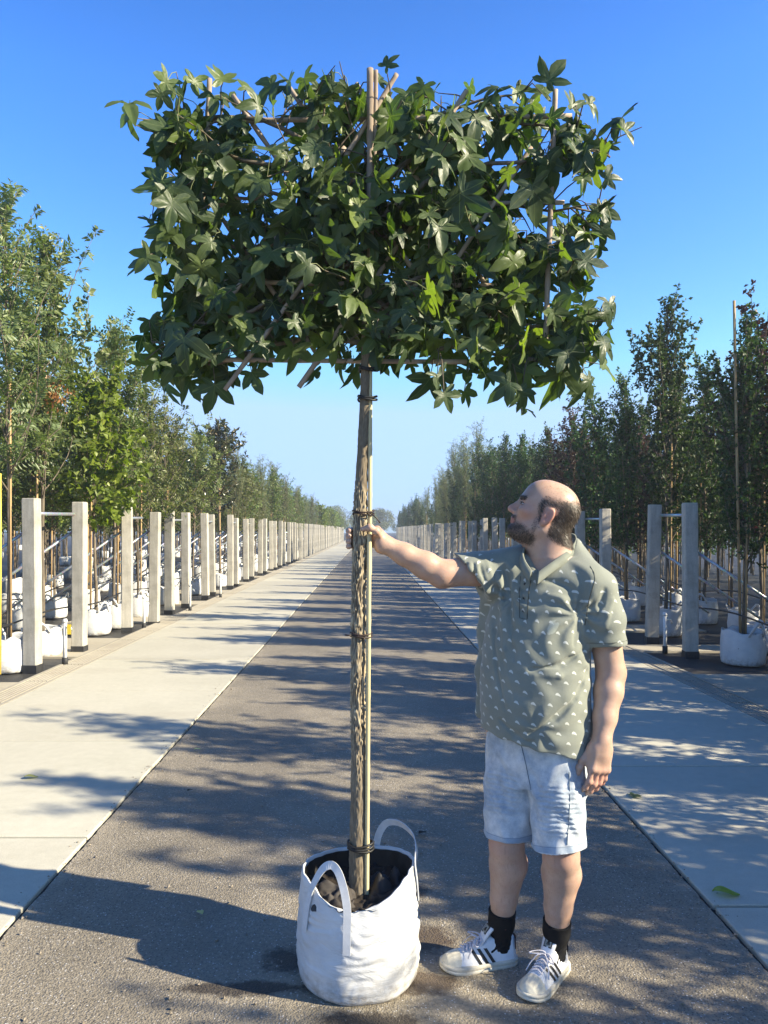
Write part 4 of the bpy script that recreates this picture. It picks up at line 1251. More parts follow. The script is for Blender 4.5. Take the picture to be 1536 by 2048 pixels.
fallen(400, 1833, .05, 2.2, L_YELL, "small greenish leaf in the man's long shadow on the asphalt", False, 9)
fallen(845, 1672, .06, .8, M_SOIL, "dark scrap of soil on the asphalt right behind the bag", False, 10)
# ------------------------------------------------------------------ the man
class Field:
    """A signed-distance grid: shapes are blended in, the surface is read out as one continuous mesh."""
    def __init__(s, lo, hi, h):
        s.lo = np.array(lo, float); s.h = h
        s.n = np.ceil((np.array(hi) - s.lo) / h).astype(int) + 1
        s.d = np.full(s.n, 1.0, np.float32)
        s.ax = [(s.lo[i] + np.arange(s.n[i]) * h).astype(np.float32) for i in range(3)]
    def view(s, lo, hi):
        i0 = np.maximum(0, np.floor((np.array(lo) - s.lo) / s.h).astype(int)); i1 = np.minimum(s.n, np.ceil((np.array(hi) - s.lo) / s.h).astype(int) + 1)
        sl = tuple(slice(a_, b_) for a_, b_ in zip(i0, i1))
        x, y, z = s.ax[0][sl[0]][:, None, None], s.ax[1][sl[1]][None, :, None], s.ax[2][sl[2]][None, None, :]
        return sl, x, y, z
    def put(s, f, lo, hi, k=.0, mode="add"):
        m = k + 3 * s.h + .01
        sl, x, y, z = s.view(np.array(lo) - m, np.array(hi) + m)
        if any(q.stop <= q.start for q in sl): return
        dn = f(x, y, z); d = s.d[sl]
        if mode == "add":
            if k > 0:
                hh = np.maximum(k - np.abs(d - dn), 0) / k; s.d[sl] = np.minimum(d, dn) - hh * hh * k * .25
            else: s.d[sl] = np.minimum(d, dn)
        elif mode == "sub":
            dn = -dn
            if k > 0:
                hh = np.maximum(k - np.abs(d - dn), 0) / k; s.d[sl] = np.maximum(d, dn) + hh * hh * k * .25
            else: s.d[sl] = np.maximum(d, dn)
        elif mode == "bump":            # adds f to the field (negative swells)
            s.d[sl] = d + dn
    def cone(s, a, b, r1, r2, k=.02, mode="add"):
        a, b = np.array(a, float), np.array(b, float); ba = b - a; L2 = float(ba @ ba) + 1e-12
        def f(x, y, z):
            dx, dy, dz = x - a[0], y - a[1], z - a[2]
            t = np.clip((dx * ba[0] + dy * ba[1] + dz * ba[2]) / L2, 0, 1)
            return np.sqrt((dx - t*ba[0])**2 + (dy - t*ba[1])**2 + (dz - t*ba[2])**2) - (r1 + (r2 - r1) * t)
        R = max(r1, r2); s.put(f, np.minimum(a, b) - R, np.maximum(a, b) + R, k, mode)
    def chain(s, pts, rs, k=.02, mode="add"):
        for i in range(len(pts) - 1): s.cone(pts[i], pts[i+1], rs[i], rs[i+1], k, mode)
    def ell(s, c, r, ax=None, k=.02, mode="add"):
        c = np.array(c, float); A = np.eye(3) if ax is None else np.array(ax); r = np.array(r, float)
        def f(x, y, z):
            dx, dy, dz = x - c[0], y - c[1], z - c[2]
            q = [A[i][0]*dx + A[i][1]*dy + A[i][2]*dz for i in range(3)]
            k0 = np.sqrt((q[0]/r[0])**2 + (q[1]/r[1])**2 + (q[2]/r[2])**2)
            k1 = np.sqrt((q[0]/r[0]**2)**2 + (q[1]/r[1]**2)**2 + (q[2]/r[2]**2)**2) + 1e-6
            return k0 * (k0 - 1) / k1
        ext = np.sqrt(((A * r[:, None]) ** 2).sum(0)); s.put(f, c - ext, c + ext, k, mode)
    def rbox(s, c, half, ax, rnd, k=.01, mode="add"):
        c = np.array(c, float); A = np.array(ax); hf = np.array(half) - rnd
        def f(x, y, z):
            dx, dy, dz = x - c[0], y - c[1], z - c[2]
            q = [np.abs(A[i][0]*dx + A[i][1]*dy + A[i][2]*dz) - hf[i] for i in range(3)]
            o = np.sqrt(sum(np.maximum(v, 0)**2 for v in q)); return o + np.minimum(np.maximum(np.maximum(q[0], q[1]), q[2]), 0) - rnd
        ext = (np.abs(A) * np.array(half)[:, None]).sum(0); s.put(f, c - ext, c + ext, k, mode)
    def loft(s, secs, L, Fv, k=.02, ex=2.0, mode="add"):
        """Upright loft of elliptic sections (z, x, y, half-width along L, half-depth front, half-depth back)."""
        S = np.array(secs, float); S = S[np.argsort(S[:, 0])]
        z0, z1 = S[0, 0], S[-1, 0]
        def f(x, y, z):
            zc = np.clip(z, z0, z1)
            g = [np.interp(zc, S[:, 0], S[:, i]).astype(np.float32) for i in range(1, 6)]
            dx, dy = x - g[0], y - g[1]
            u = dx * L[0] + dy * L[1]; v = dx * Fv[0] + dy * Fv[1]
            bb = np.where(v > 0, g[3], g[4])
            q = (np.abs(u / g[2]) ** ex + np.abs(v / bb) ** ex) ** (1 / ex)
            d2 = (q - 1) * np.minimum(g[2], bb)
            dz = np.maximum(z0 - z, z - z1)
            return np.maximum(d2, dz)
        R = S[:, 3:].max() + .02
        s.put(f, (S[:, 1].min() - R, S[:, 2].min() - R, z0), (S[:, 1].max() + R, S[:, 2].max() + R, z1), k, mode)
    def plane(s, p, n, lo, hi, k=0.):
        """Cut away what lies on the side the normal points to, inside a box."""
        n = unit(np.array(n, float)); p = np.array(p, float)
        s.put(lambda x, y, z: -((x - p[0])*n[0] + (y - p[1])*n[1] + (z - p[2])*n[2]), lo, hi, k, "sub")
    def mesh(s, smooth=2):
        d = s.d; ins = d < 0
        nx, ny, nz = d.shape
        c8 = np.zeros((nx-1, ny-1, nz-1), np.uint8)
        for i in (0, 1):
            for j in (0, 1):
                for k in (0, 1): c8 += ins[i:nx-1+i, j:ny-1+j, k:nz-1+k]
        act = np.argwhere((c8 > 0) & (c8 < 8))
        vid = np.full(c8.shape, -1, np.int64); vid[tuple(act.T)] = np.arange(len(act))
        acc = np.zeros((len(act), 3)); cnt = np.zeros(len(act))
        corners = [(i, j, k) for i in (0, 1) for j in (0, 1) for k in (0, 1)]
        for a_ in corners:
            for ax in range(3):
                if a_[ax]: continue
                b_ = list(a_); b_[ax] = 1
                da = d[tuple((act + a_).T)].astype(float); db = d[tuple((act + b_).T)].astype(float)
                cr = (da < 0) != (db < 0)
                t = np.where(cr, da / np.where(cr, da - db, 1), 0)
                p = np.array(a_, float) + np.eye(3)[ax] * t[:, None]
                acc += np.where(cr[:, None], p, 0); cnt += cr
        V = s.lo + (act + acc / cnt[:, None]) * s.h
        Q = []
        for ax in range(3):
            sl0 = [slice(1, -1)] * 3; sl1 = [slice(1, -1)] * 3; sl0[ax] = slice(0, -1); sl1[ax] = slice(1, None)
            A, B = ins[tuple(sl0)], ins[tuple(sl1)]
            e_ = np.argwhere(A != B); e_ += np.array([0 if i == ax else 1 for i in range(3)])
            u, v = [(1, 2), (2, 0), (0, 1)][ax]
            du = np.zeros(3, int); du[u] = 1; dv = np.zeros(3, int); dv[v] = 1
            q = np.stack([vid[tuple((e_ - du - dv).T)], vid[tuple((e_ - dv).T)], vid[tuple(e_.T)], vid[tuple((e_ - du).T)]], 1)
            flip = ~ins[tuple(e_.T)]
            q[flip] = q[flip][:, ::-1]
            Q.append(q)
        Q = np.concatenate(Q); Q = Q[(Q >= 0).all(1)]
        E = np.concatenate([Q[:, [0, 1]], Q[:, [1, 2]], Q[:, [2, 3]], Q[:, [3, 0]]]); E = np.concatenate([E, E[:, ::-1]])
        deg = np.bincount(E[:, 0], minlength=len(V)).astype(float)[:, None] + 1e-9
        for it in range(smooth):
            S = np.stack([np.bincount(E[:, 0], V[E[:, 1], c], len(V)) for c in range(3)], 1) / deg
            V = V + (.5 if it % 2 == 0 else -.45) * (S - V) if smooth > 2 else V + .4 * (S - V)
        return V, Q
    def largest(s, V, Q):
        lab = np.arange(len(V))
        while True:
            m = lab[Q].min(1); new = lab.copy()
            for c in range(4): np.minimum.at(new, Q[:, c], m)
            new = new[new]
            if (new == lab).all(): break
            lab = new
        k = np.bincount(lab[Q[:, 0]]).argmax(); keep = lab[Q[:, 0]] == k
        used = np.unique(Q[keep]); re_ = np.full(len(V), -1); re_[used] = np.arange(len(used))
        return V[used], re_[Q[keep]]
    def at(s, p):
        i = np.clip(np.round((np.asarray(p) - s.lo) / s.h).astype(int), 0, s.n - 1); return s.d[tuple(i.T)]

def yawv(deg):      # unit facing vector; 0 = towards the camera, 90 = towards the left of the road
    r = math.radians(deg); return np.array((-math.sin(r), -math.cos(r), 0.))
def leftv(f): return np.array((-f[1], f[0], 0.))
UP = np.array((0, 0, 1.))

person = empty("person", (.59, 2.74, 0.)); O0 = np.array(person.location)
tag(person, "balding bearded man in green polo shirt and denim shorts holding the trunk and looking up", "person")

Ft = yawv(30); Lt = leftv(Ft)                         # torso facing
# joints, read from the photo
J = dict(hipL=P(1108, 1440, 2.70), hipR=P(1030, 1440, 2.79), kneeL=P(1122, 1690, 2.645), kneeR=P(1013, 1668, 2.745), ankL=P(1113, 1862, 2.715), ankR=P(1003, 1846, 2.79),
         shL=P(1192, 1168, 2.66), elL=P(1222, 1345, 2.665), wrL=P(1203, 1484, 2.585), shR=P(1000, 1135, 2.80), elR=P(884, 1148, 2.745), wrR=P(767, 1087, 2.735),
         neck=P(1108, 1120, 2.755), head=P(1090, 1026, 2.735))
H_ = .0036
body = Field((-.13, 2.36, .03), (.99, 3.06, 1.86), H_)
# legs
def leg(fd, hip, knee, ank, fwd, grow=0., k=.014):
    hip, knee, ank = map(np.array, (hip, knee, ank))
    calf = knee + (ank - knee) * .34 - fwd * .016
    fd.chain([hip, hip + (knee - hip) * .5, knee + UP * .03, knee - UP * .04, calf, knee + (ank - knee) * .72 - fwd * .004, ank - UP * .015],
             [.088 + grow, .080 + grow, .066 + grow, .062 + grow, .0685 + grow, .049 + grow, .037 + grow], k)
    fd.ell(knee + fwd * .020, (.034 + grow, .034 + grow, .040 + grow), None, k)
fL, fR = yawv(38), yawv(62)
leg(body, J["hipL"], J["kneeL"], J["ankL"], fL); leg(body, J["hipR"], J["kneeR"], J["ankR"], fR)
for nm, f in (("ankL", yawv(42)), ("ankR", yawv(80))):       # feet inside the shoes
    body.chain([J[nm] - UP * .01, J[nm] + f * .008 - UP * .05], [.026, .020], .01)
# torso under the shirt
tc = [(.80, *((J["hipL"] + J["hipR"]) / 2)[:2]), (1.0, .60, 2.745), (1.17, .605, 2.742), (1.30, .622, 2.742), (1.42, .640, 2.745), (1.50, .66, 2.75)]
body.loft([(z, x, y, a_, f, b_) for (z, x, y), a_, f, b_ in zip(tc, (.175, .178, .175, .175, .165, .10), (.12, .135, .13, .115, .095, .07), (.12, .115, .11, .115, .11, .08))], Lt, Ft, .03)
body.cone(J["neck"] - UP * .07, J["neck"] + UP * .02, .075, .066, .04)
# arms
def arm(fd, sh, el, wr, bend, k=.016):
    fd.chain([sh, sh + (el - sh) * .45, el], [.060, .056, .050], k)
    mid = el + (wr - el) * .28
    fd.chain([el, mid, el + (wr - el) * .65, wr], [.050, .0495, .040, .0305], k)
    fd.ell(el + bend * .010, (.036,) * 3, None, k)
arm(body, J["shL"], J["elL"], J["wrL"], np.array((.3, .8, 0))); arm(body, J["shR"], J["elR"], J["wrR"], np.array((0, .2, -1.)))

# hands
def finger(fd, pts, r0, r1, k=.006):
    rr = np.linspace(r0, r1, len(pts)); fd.chain(pts, rr, k)
    for p in pts[1:-1]: fd.ell(p, (r0 * 1.04,) * 3, None, k)
# left hand hangs open: back of the hand to the camera, thumb towards the road's left
d = unit(np.array((-.13, -.12, -1.))); nb = unit(np.array((.32, -.93, .07))); nb = unit(nb - d * (nb @ d)); sd = unit(np.cross(nb, d));
if sd[0] > 0: sd = -sd                                 # the thumb side
W = J["wrL"]
body.cone(W, W + d * .035, .0295, .030, .02)
body.rbox(W + d * .058 + nb * .002, (.047, .041, .0165), (d, sd, nb), .0145, .025)
body.cone(W + d * .03 + sd * .026 - nb * .010, W + d * .075 + sd * .034 - nb * .016, .020, .014, .02)
for i, (off, ln, r0, spread, c0) in enumerate(((.031, (.043, .026, .020), .0100, .05, 8), (.0105, (.047, .030, .021), .0102, .01, 10), (-.010, (.044, .028, .021), .0098, -.03, 13), (-.029, (.034, .021, .018), .0088, -.07, 16))):
    p = W + d * (.100 - .005 * abs(i - 1.2)) + sd * off + nb * .002
    body.ell(p + nb * .003, (.0112,) * 3, None, .010)
    pts = [p]; ang = math.radians(c0)
    for ln_, dc in zip(ln, (0, 24, 20)):
        ang += math.radians(dc); dr = unit(d * math.cos(ang) - nb * math.sin(ang) + sd * spread); pts.append(pts[-1] + dr * ln_)
    finger(body, pts, r0, r0 * .80)
pb = W + d * .030 + sd * .034 - nb * .012
finger(body, [pb, pb + unit(d * .85 + sd * .42 - nb * .25) * .042, pb + unit(d * .85 + sd * .42 - nb * .25) * .042 + unit(d * .95 + sd * .18 - nb * .25) * .030,
              pb + unit(d * .85 + sd * .42 - nb * .25) * .042 + unit(d * .95 + sd * .18 - nb * .25) * .030 + unit(d - nb * .2) * .022], .0125, .0088)
# right hand grips trunk and pole: palm on the right, fingers round the back, thumb across the front
W = J["wrR"]
kn = [np.array((.030, 2.772, z)) for z in (1.612, 1.593, 1.573, 1.554)]
pc = np.array((.038, 2.748, 1.575))
body.cone(W, pc + np.array((.004, .0, -.002)), .0300, .027, .022)
body.ell(pc, (.017, .030, .043), None, .022)
body.cone(pc + np.array((.006, -.022, -.028)), pc + np.array((.0, -.026, .012)), .018, .016, .016)          # ball of the thumb
TX = TP(720, 1080)[0]
for i, p in enumerate(kn):
    z = p[2]; s_ = (1.0, 1.06, 1.0, .84)[i]; r0 = (.0105, .0108, .0102, .0092)[i]
    body.ell(p, (.0125,) * 3, None, .012); body.cone(pc + np.array((.0, .008, (z - 1.575) * .6)), p, .013, .0118, .012)
    finger(body, [p, np.array((TX + .012, YT + .0465, z - .001)), np.array((TX - .030 * s_, YT + .030, z - .003)), np.array((TX - .041, YT + .002 - .006 * s_, z - .004)), np.array((TX - .038, YT - .013 * s_, z - .004))], r0, r0 * .84, .005)
finger(body, [pc + np.array((.002, -.030, .010)), np.array((.026, 2.674, 1.606)), np.array((.003, 2.666, 1.619)), np.array((-.022, 2.677, 1.6135))], .0132, .0098)

# head: local axes f (face), s (his left, towards the camera), u (crown)
pit = math.radians(21); fh = yawv(101); sH = leftv(fh)
fH = unit(fh * math.cos(pit) + UP * math.sin(pit)); uH = unit(np.cross(fH, sH)); 
if uH[2] < 0: uH = -uH
AX = (fH, sH, uH); HS = 1.015; HO = J["head"]
def hp(f, s, u): return HO + HS * (fH * f + sH * s + uH * u)
def hel(f, s, u, r, k=.02, mode="add", ax=AX): body.ell(hp(f, s, u), np.array(r) * HS, ax, k, mode)
def hc(a_, b_, r1, r2, k=.02, mode="add"): body.cone(hp(*a_), hp(*b_), r1 * HS, r2 * HS, k, mode)
hel(-.014, 0, .030, (.100, .080, .088), .01)
hel(.030, 0, .040, (.062, .068, .066), .03)
hel(.030, 0, -.030, (.068, .064, .085), .03)
hc((-.005, .050, -.060), (.066, .018, -.098), .028, .022, .03); hc((-.005, -.050, -.060), (.066, -.018, -.098), .028, .022, .03)
hel(.076, 0, -.094, (.026, .028, .022), .02)
hel(.074, 0, .022, (.022, .054, .013), .022)
for s_ in (1, -1):
    hel(.062, .046 * s_, -.018, (.028, .024, .020), .02)
    hel(.097, .034 * s_, .003, (.017, .021, .013), .014, "sub")
    hel(.079, .033 * s_, .003, (.0135,) * 3, .003)
    hel(.083, .034 * s_, .0105, (.0125, .0165, .0055), .005); hel(.081, .034 * s_, -.007, (.011, .0155, .0045), .005)
    hel(.103, .0135 * s_, -.033, (.0125, .0085, .0085), .006)
    hel(.112, .0065 * s_, -.0405, (.006, .0035, .0035), .003, "sub")
hc((.088, 0, .014), (.1165, 0, -.024), .0095, .0125, .012); hel(.1155, 0, -.029, (.0125, .0115, .0105), .008)
hel(.091, 0, -.052, (.014, .026, .012), .012)
hel(.0985, 0, -.0585, (.0085, .0235, .0060), .005); hel(.0965, 0, -.0690, (.0085, .0215, .0065), .005)
hc((.108, -.024, -.0638), (.108, .024, -.0638), .0018, .0018, .003, "sub")
for s_ in (1, -1):                                     # ears
    ea = unit(np.array((-.30, .94 * s_ * .22, .95))); c_ = (-.012, .083 * s_, -.012)
    A = (unit(fH * .95 - sH * s_ * .28 + uH * .26), unit(sH * s_ + fH * .28), unit(uH * .97 - fH * .26))
    hel(*c_, (.020, .0085, .034), .008, "add", A)
    body.ell(hp(-.010, .0925 * s_, -.008), np.array((.0118, .0075, .022)) * HS, A, .004, "sub")
    hel(-.004, .083 * s_, -.036, (.010, .007, .012), .006)
    hel(-.002, .083 * s_, -.014, (.006, .006, .009), .006)
body.cone(hp(-.040, 0, -.050), J["neck"] - UP * .02, .066, .070, .03); body.cone(hp(.02, 0, -.085), J["neck"] + Ft * .02 - UP * .01, .050, .060, .03)

V, Q = body.largest(*body.mesh(3))
def hl(p):                                             # world points in the head's own axes
    q = (np.asarray(p) - HO) / HS; return np.stack([q @ fH, q @ sH, q @ uH], 1)
loc = hl(V); isH = (np.linalg.norm(loc, axis=1) < .19)
red = np.zeros(len(V))
def blob(c, r, w):
    global red; red = np.maximum(red, w * np.clip(1 - np.linalg.norm(V - np.asarray(c), axis=1) / r, 0, 1))
blob(hp(-.012, .088, -.012), .05, 1.0); blob(hp(.11, 0, -.03), .035, .8); blob(hp(.06, .05, -.022), .055, .55); blob(J["kneeL"] + fL * .05, .09, .5); blob(J["kneeR"] + fR * .05, .09, .5)
blob(J["elL"], .07, .4); blob(J["elR"], .07, .4); blob(J["wrL"] + np.array((-.01, 0, -.13)), .07, .7); blob(kn[1], .05, .5); blob(hp(-.05, .02, -.10), .06, .4)
lips = np.where(isH & (loc[:, 0] > .086) & (np.abs(loc[:, 1]) < .027) & (np.abs(loc[:, 2] + .064) < .0115), 1., 0)
def mat_skin():
    t = NT("skin"); c = t.coord(); n1 = t.noise(c, 16, 5, .6); n2 = t.noise(c, 120, 3, .6)
    col = t.ramp(n1, [(.3, (.43, .275, .20)), (.7, (.53, .355, .265))])
    col = t.mix(t.math('MULTIPLY', t.fade(t.noise(c, 42, 4, .65), .5, .75), .35), col, (.44, .22, .15))
    col = t.mix(t.math('MULTIPLY', t.attr("red"), .75), col, (.52, .19, .135))
    col = t.mix(t.math('MULTIPLY', t.attr("lips"), .8), col, (.36, .14, .115))
    col = t.mix(t.math('MULTIPLY', t.attr("hairy"), .78), col, (.075, .052, .040))
    fre = t.math('MULTIPLY', t.math('LESS_THAN', t.voro(c, 70), .07), .14)
    col = t.mix(fre, col, (.25, .12, .08))
    z = t.sep(c)[2]
    hairy = t.math('MULTIPLY', t.fade(t.noise(t.mapping(c, (150, 150, 26)), 1, 3, .6), .58, .70), t.math('MULTIPLY', t.math('LESS_THAN', z, .62), .30))
    col = t.mix(hairy, col, (.16, .09, .06))
    t.set(col=col, rough=.48, spec=.42, sss=.12, ssss=.02)
    t.b.inputs["Subsurface Radius"].default_value = (1, .3, .15)
    t.bump(t.math('ADD', n2, t.math('MULTIPLY', n1, .5)), .18, .002)
    return t.m
M_SKIN = mat_skin()
me = mesh_np("body", V - O0, [Q], True, (M_SKIN,)); attr(me, "red", red); attr(me, "lips", lips)
link("body", me, person)
V_body, Q_body = V, Q

# eyes, brows
def mat_eye():
    t = NT("eye"); r = t.attr("iris")
    t.set(col=t.ramp(r, [(0, (.55, .48, .44)), (.30, (.50, .42, .38)), (.36, (.05, .032, .02)), (.72, (.06, .04, .025)), (.78, (.004, .004, .004))]), rough=.15, spec=.6)
    return t.m
M_EYE, M_LASH = mat_eye(), plain("dark_lash", (.022, .014, .011), .6)
for s_ in (1, -1):
    def skin_at(f, u):                                 # the lid surface at that spot of the face
        dr = unit(-sH * s_ * .75 - fH * .66); st = hp(f, .035 * s_, u) - dr * .05
        q = st + dr * np.arange(0, .09, .0006)[:, None]; i = np.nonzero(body.at(q) < 0)[0]
        return q[i[0]] if len(i) else hp(f, .035 * s_, u)
    c_ = skin_at(.082, .003); nrm = unit(sH * s_ * .62 + fH * .75); ax1 = unit(np.cross(uH, nrm)) ; ax2 = np.cross(nrm, ax1)
    m = MB(); nu, nv = 18, 12; Ve, ir = [], []
    for i in range(nv + 1):
        ph = math.pi * .5 * i / nv
        for k in range(nu):
            th = 2 * math.pi * k / nu
            p = c_ - nrm * .0012 + ax1 * (.0125 * math.cos(th) * math.sin(ph)) + ax2 * (.0037 * math.sin(th) * math.sin(ph)) + nrm * .0036 * math.cos(ph)
            Ve.append(p - O0); look = np.linalg.norm(p - (c_ + nrm * .003 + fH * .0035 + uH * .001)); ir.append(max(0, 1 - look / .0078))
    Qe = [(i*nu + k, i*nu + (k+1) % nu, (i+1)*nu + (k+1) % nu, (i+1)*nu + k) for i in range(nv) for k in range(nu)]
    me = mesh_np("eye", np.array(Ve), [np.array(Qe)], True, (M_EYE,)); attr(me, "iris", ir); link("eye", me, person)
    m = MB(); ts = np.linspace(-1, 1, 11)
    m.tube([c_ + ax1 * .0145 * q + ax2 * (.0041 * (1 - q*q) + .0003) + nrm * (.0036 * (1 - q*q) - .0010) - O0 for q in ts], [.0007 + .0013 * (1 - abs(q)) for q in ts], 6)
    m.tube([c_ + ax1 * .0135 * q - ax2 * (.0039 * (1 - q*q)) + nrm * (.0030 * (1 - q*q) - .0010) - O0 for q in ts], [.0004 + .0005 * (1 - abs(q)) for q in ts], 6)
    m.obj("eyelashes", M_LASH, person)
def mat_hair():
    t = NT("dark_hair"); r = t.attr("rnd")
    t.set(col=t.ramp(r, [(0, (.016, .011, .008)), (.6, (.050, .036, .026)), (.85, (.10, .078, .062)), (1, (.24, .21, .18))]), rough=.45, spec=.5)
    return t.m
M_HAIR = mat_hair()
Vn = np.zeros_like(V_body)
fn = np.cross(V_body[Q_body[:, 2]] - V_body[Q_body[:, 0]], V_body[Q_body[:, 3]] - V_body[Q_body[:, 1]])
for c in range(4):
    for a_ in range(3): Vn[:, a_] += np.bincount(Q_body[:, c], fn[:, a_], len(V_body))
Vn = unit(Vn)
def strands(name, weight, n, length, flow, width, lift, seed, label=None, jit=.13):
    """Short tapering strands rooted on the head where weight > random."""
    r = np.random.default_rng(seed)
    cand = np.nonzero(isH & (weight > 0.02))[0]
    pick = r.choice(cand, n, p=weight[cand] / weight[cand].sum())
    b = V_body[pick] + r.normal(0, .0018, (n, 3)); nrm = Vn[pick]
    fl = flow(loc[pick]); fw = fl[:, :1] * fH + fl[:, 1:2] * sH + fl[:, 2:] * uH
    fw = fw - nrm * (fw * nrm).sum(1)[:, None]; fw = unit(fw + r.normal(0, jit, (n, 3)))
    ln = length * r.uniform(.6, 1.3, n) * (.35 + .65 * np.minimum(1, weight[pick]))
    ln = ln[:, None]; sd = unit(np.cross(fw, nrm)); w = width * r.uniform(.7, 1.3, (n, 1))
    b = b - nrm * .001
    m1 = b + fw * ln * .5 + nrm * (lift * ln + .001); tp = b + fw * ln + nrm * (lift * ln * 1.1)
    V = np.stack([b - sd * w, b + sd * w, m1 + sd * w * .8, m1 - sd * w * .8, tp], 1).reshape(-1, 3)
    i = np.arange(n)[:, None] * 5
    me = mesh_np(name, V - O0, [i + np.array([[0, 1, 2, 3]]), i + np.array([[3, 2, 4]])], True, (M_HAIR,)); attr(me, "rnd", np.repeat(r.random(n), 5))
    o = link(name, me, person)
    if label: o["label"] = label
f_, s_, u_ = loc[:, 0], loc[:, 1], loc[:, 2]
sm = lambda x, a_, b_: np.clip((x - a_) / (b_ - a_), 0, 1)
# horseshoe of hair: sides and back, bald on top; hairline from the temple (f .045,u .035) to the crown
edge = .052 + .020 * sm(-f_, .02, .09)
side = sm(edge - u_, -.012, .016) * sm(.040 - .35 * np.abs(u_ - .02) - f_, 0, .014) * sm(u_, -.075 - .02 * sm(-f_, .02, .08), -.055 - .02 * sm(-f_, .02, .08)) * sm(np.abs(s_) + sm(-f_, .05, .09), .035, .055)
ear_zone = (np.abs(f_ + .012) < .028) & (np.abs(u_ + .012) < .042) & (np.abs(s_) > .074)
side = np.where(ear_zone, 0, side) * np.where((u_ < -.02) & (f_ > -.030), np.where(f_ > .008, 1, 0), 1) * np.where((f_ > .03) & (u_ < -.01), .6, 1)
thin = .10 * sm(u_, .06, .09) * sm(.06 - f_, 0, .03)
strands("hair", np.maximum(side, 0), 15000, .017, lambda l: np.stack([-.75 - 0 * l[:, 0], 0 * l[:, 0], -.55 + 0 * l[:, 0]], 1), .0005, .05, 1, "short dark hair left on the sides and back")
strands("thin_hair", thin, 500, .015, lambda l: np.stack([-.9 + 0 * l[:, 0], .1 + 0 * l[:, 0], 0 * l[:, 0]], 1), .0004, .25, 5, "sparse hairs on the balding crown")
me_body = bpy.data.objects["body"].data
jaw = -.062 + .30 * (f_ - .02) * 0
beard = sm(-.058 - .40 * np.maximum(0, .06 - f_) + .0 - u_, 0, .018) * sm(f_, -.006, .010) * sm(.135 - np.abs(u_ + .02), 0, .012)
beard = np.maximum(beard, sm(f_, .080, .088) * sm(.034 - np.abs(s_), 0, .006) * sm(-.042 - u_, 0, .004) * .9)
side_b = sm(f_, .006, .014) * sm(.032 - f_, 0, .010) * sm(-.010 - u_, 0, .02) * .45
beard = np.maximum(beard, side_b * (np.abs(s_) > .05)) * (1 - lips)
neckz = sm(u_, -.135, -.118)
strands("beard", beard * neckz, 9000, .0070, lambda l: np.stack([.35 + 0 * l[:, 0], 0 * l[:, 0], -.9 + 0 * l[:, 0]], 1), .00042, .07, 2, "dense short dark brown beard and moustache")
attr(me_body, "hairy", np.clip(np.maximum(np.maximum(side, 0) * .9, beard * neckz * .75), 0, 1) * isH)
brow = sm(f_, .062, .070) * sm(.010 - np.abs(u_ - .022 - .10 * (np.abs(s_) - .034)), 0, .004) * sm(np.abs(s_), .010, .014) * sm(.058 - np.abs(s_), 0, .006)
strands("eyebrows", brow, 900, .010, lambda l: np.stack([-.3 + 0 * l[:, 0], np.sign(l[:, 1]), .15 + 0 * l[:, 0]], 1), .0005, .15, 3)

# ---------------- polo shirt
sh = Field((.20, 2.36, .70), (1.0, 3.06, 1.60), H_)
SEC = [(.74, .618, 2.730, .196, .160, .150), (.86, .610, 2.735, .200, .175, .145), (.98, .606, 2.738, .203, .185, .140), (1.10, .606, 2.740, .200, .178, .138),
       (1.22, .613, 2.740, .194, .160, .135), (1.32, .625, 2.742, .190, .142, .132), (1.40, .637, 2.745, .178, .122, .124), (1.455, .648, 2.75, .150, .102, .112), (1.505, .662, 2.755, .10, .082, .088)]
sh.loft(SEC, Lt, Ft, .02)
sv = Field(sh.lo, sh.lo + (sh.n - 1) * H_, H_)
slL_end = P(1211, 1289, 2.655); slR_end = P(944, 1154, 2.775)
sv.chain([J["shL"] + np.array((-.060, .02, .010)), J["shL"] + np.array((-.010, 0, -.018)), J["shL"] * .45 + slL_end * .55, slL_end - UP * .02], [.070, .074, .074, .0765], .035)
sv.chain([J["shR"] + np.array((.05, -.02, -.01)), J["shR"] + np.array((-.0, 0, -.022)), J["shR"] * .4 + slR_end * .6 + UP * -.008, slR_end + np.array((0, 0, -.004)), slR_end + np.array((-.09, -.01, .004))], [.078, .080, .079, .085, .086], .035)
def cuff(end, normal, axis, r):
    axis = unit(axis); sv.plane(end, normal, end - .22, end + .22)
    sv.cone(end - axis * .030, end + axis * .09, r, r, .004, "sub")
cuff(slL_end, (.06, .0, -1.), J["elL"] - J["shL"], .063); cuff(slR_end, (-.80, -.05, -.60), J["elR"] - J["shR"], .067)
hh = np.maximum(.03 - np.abs(sh.d - sv.d), 0) / .03
sh.d = np.minimum(sh.d, sv.d) - np.where((sh.d < .9) & (sv.d < .9), hh * hh * .03 * .25, 0)
# trapezius and nape, rising to the collar
NL, NB, NR = P(1143, 1098, 2.775), P(1118, 1092, 2.835), P(1068, 1104, 2.83)
sh.cone(NL, J["shL"] + np.array((-.025, .01, .010)), .038, .064, .03); sh.cone(NB, NL, .040, .038, .03); sh.cone(NR, NB, .042, .040, .03)
sh.cone(NR, J["shR"] + np.array((.03, -.01, .005)), .042, .066, .03)
sh.cone(NL - UP * .06, NR - UP * .06, .07, .07, .03)
# the loose side hanging from the raised arm
sh.chain([P(985, 1190, 2.86), P(975, 1260, 2.88), P(968, 1340, 2.89), P(961, 1425, 2.89)], [.034, .026, .022, .019], .05)
sh.chain([P(985, 1190, 2.86), P(980, 1300, 2.93), P(972, 1440, 2.95)], [.03, .024, .018], .05)
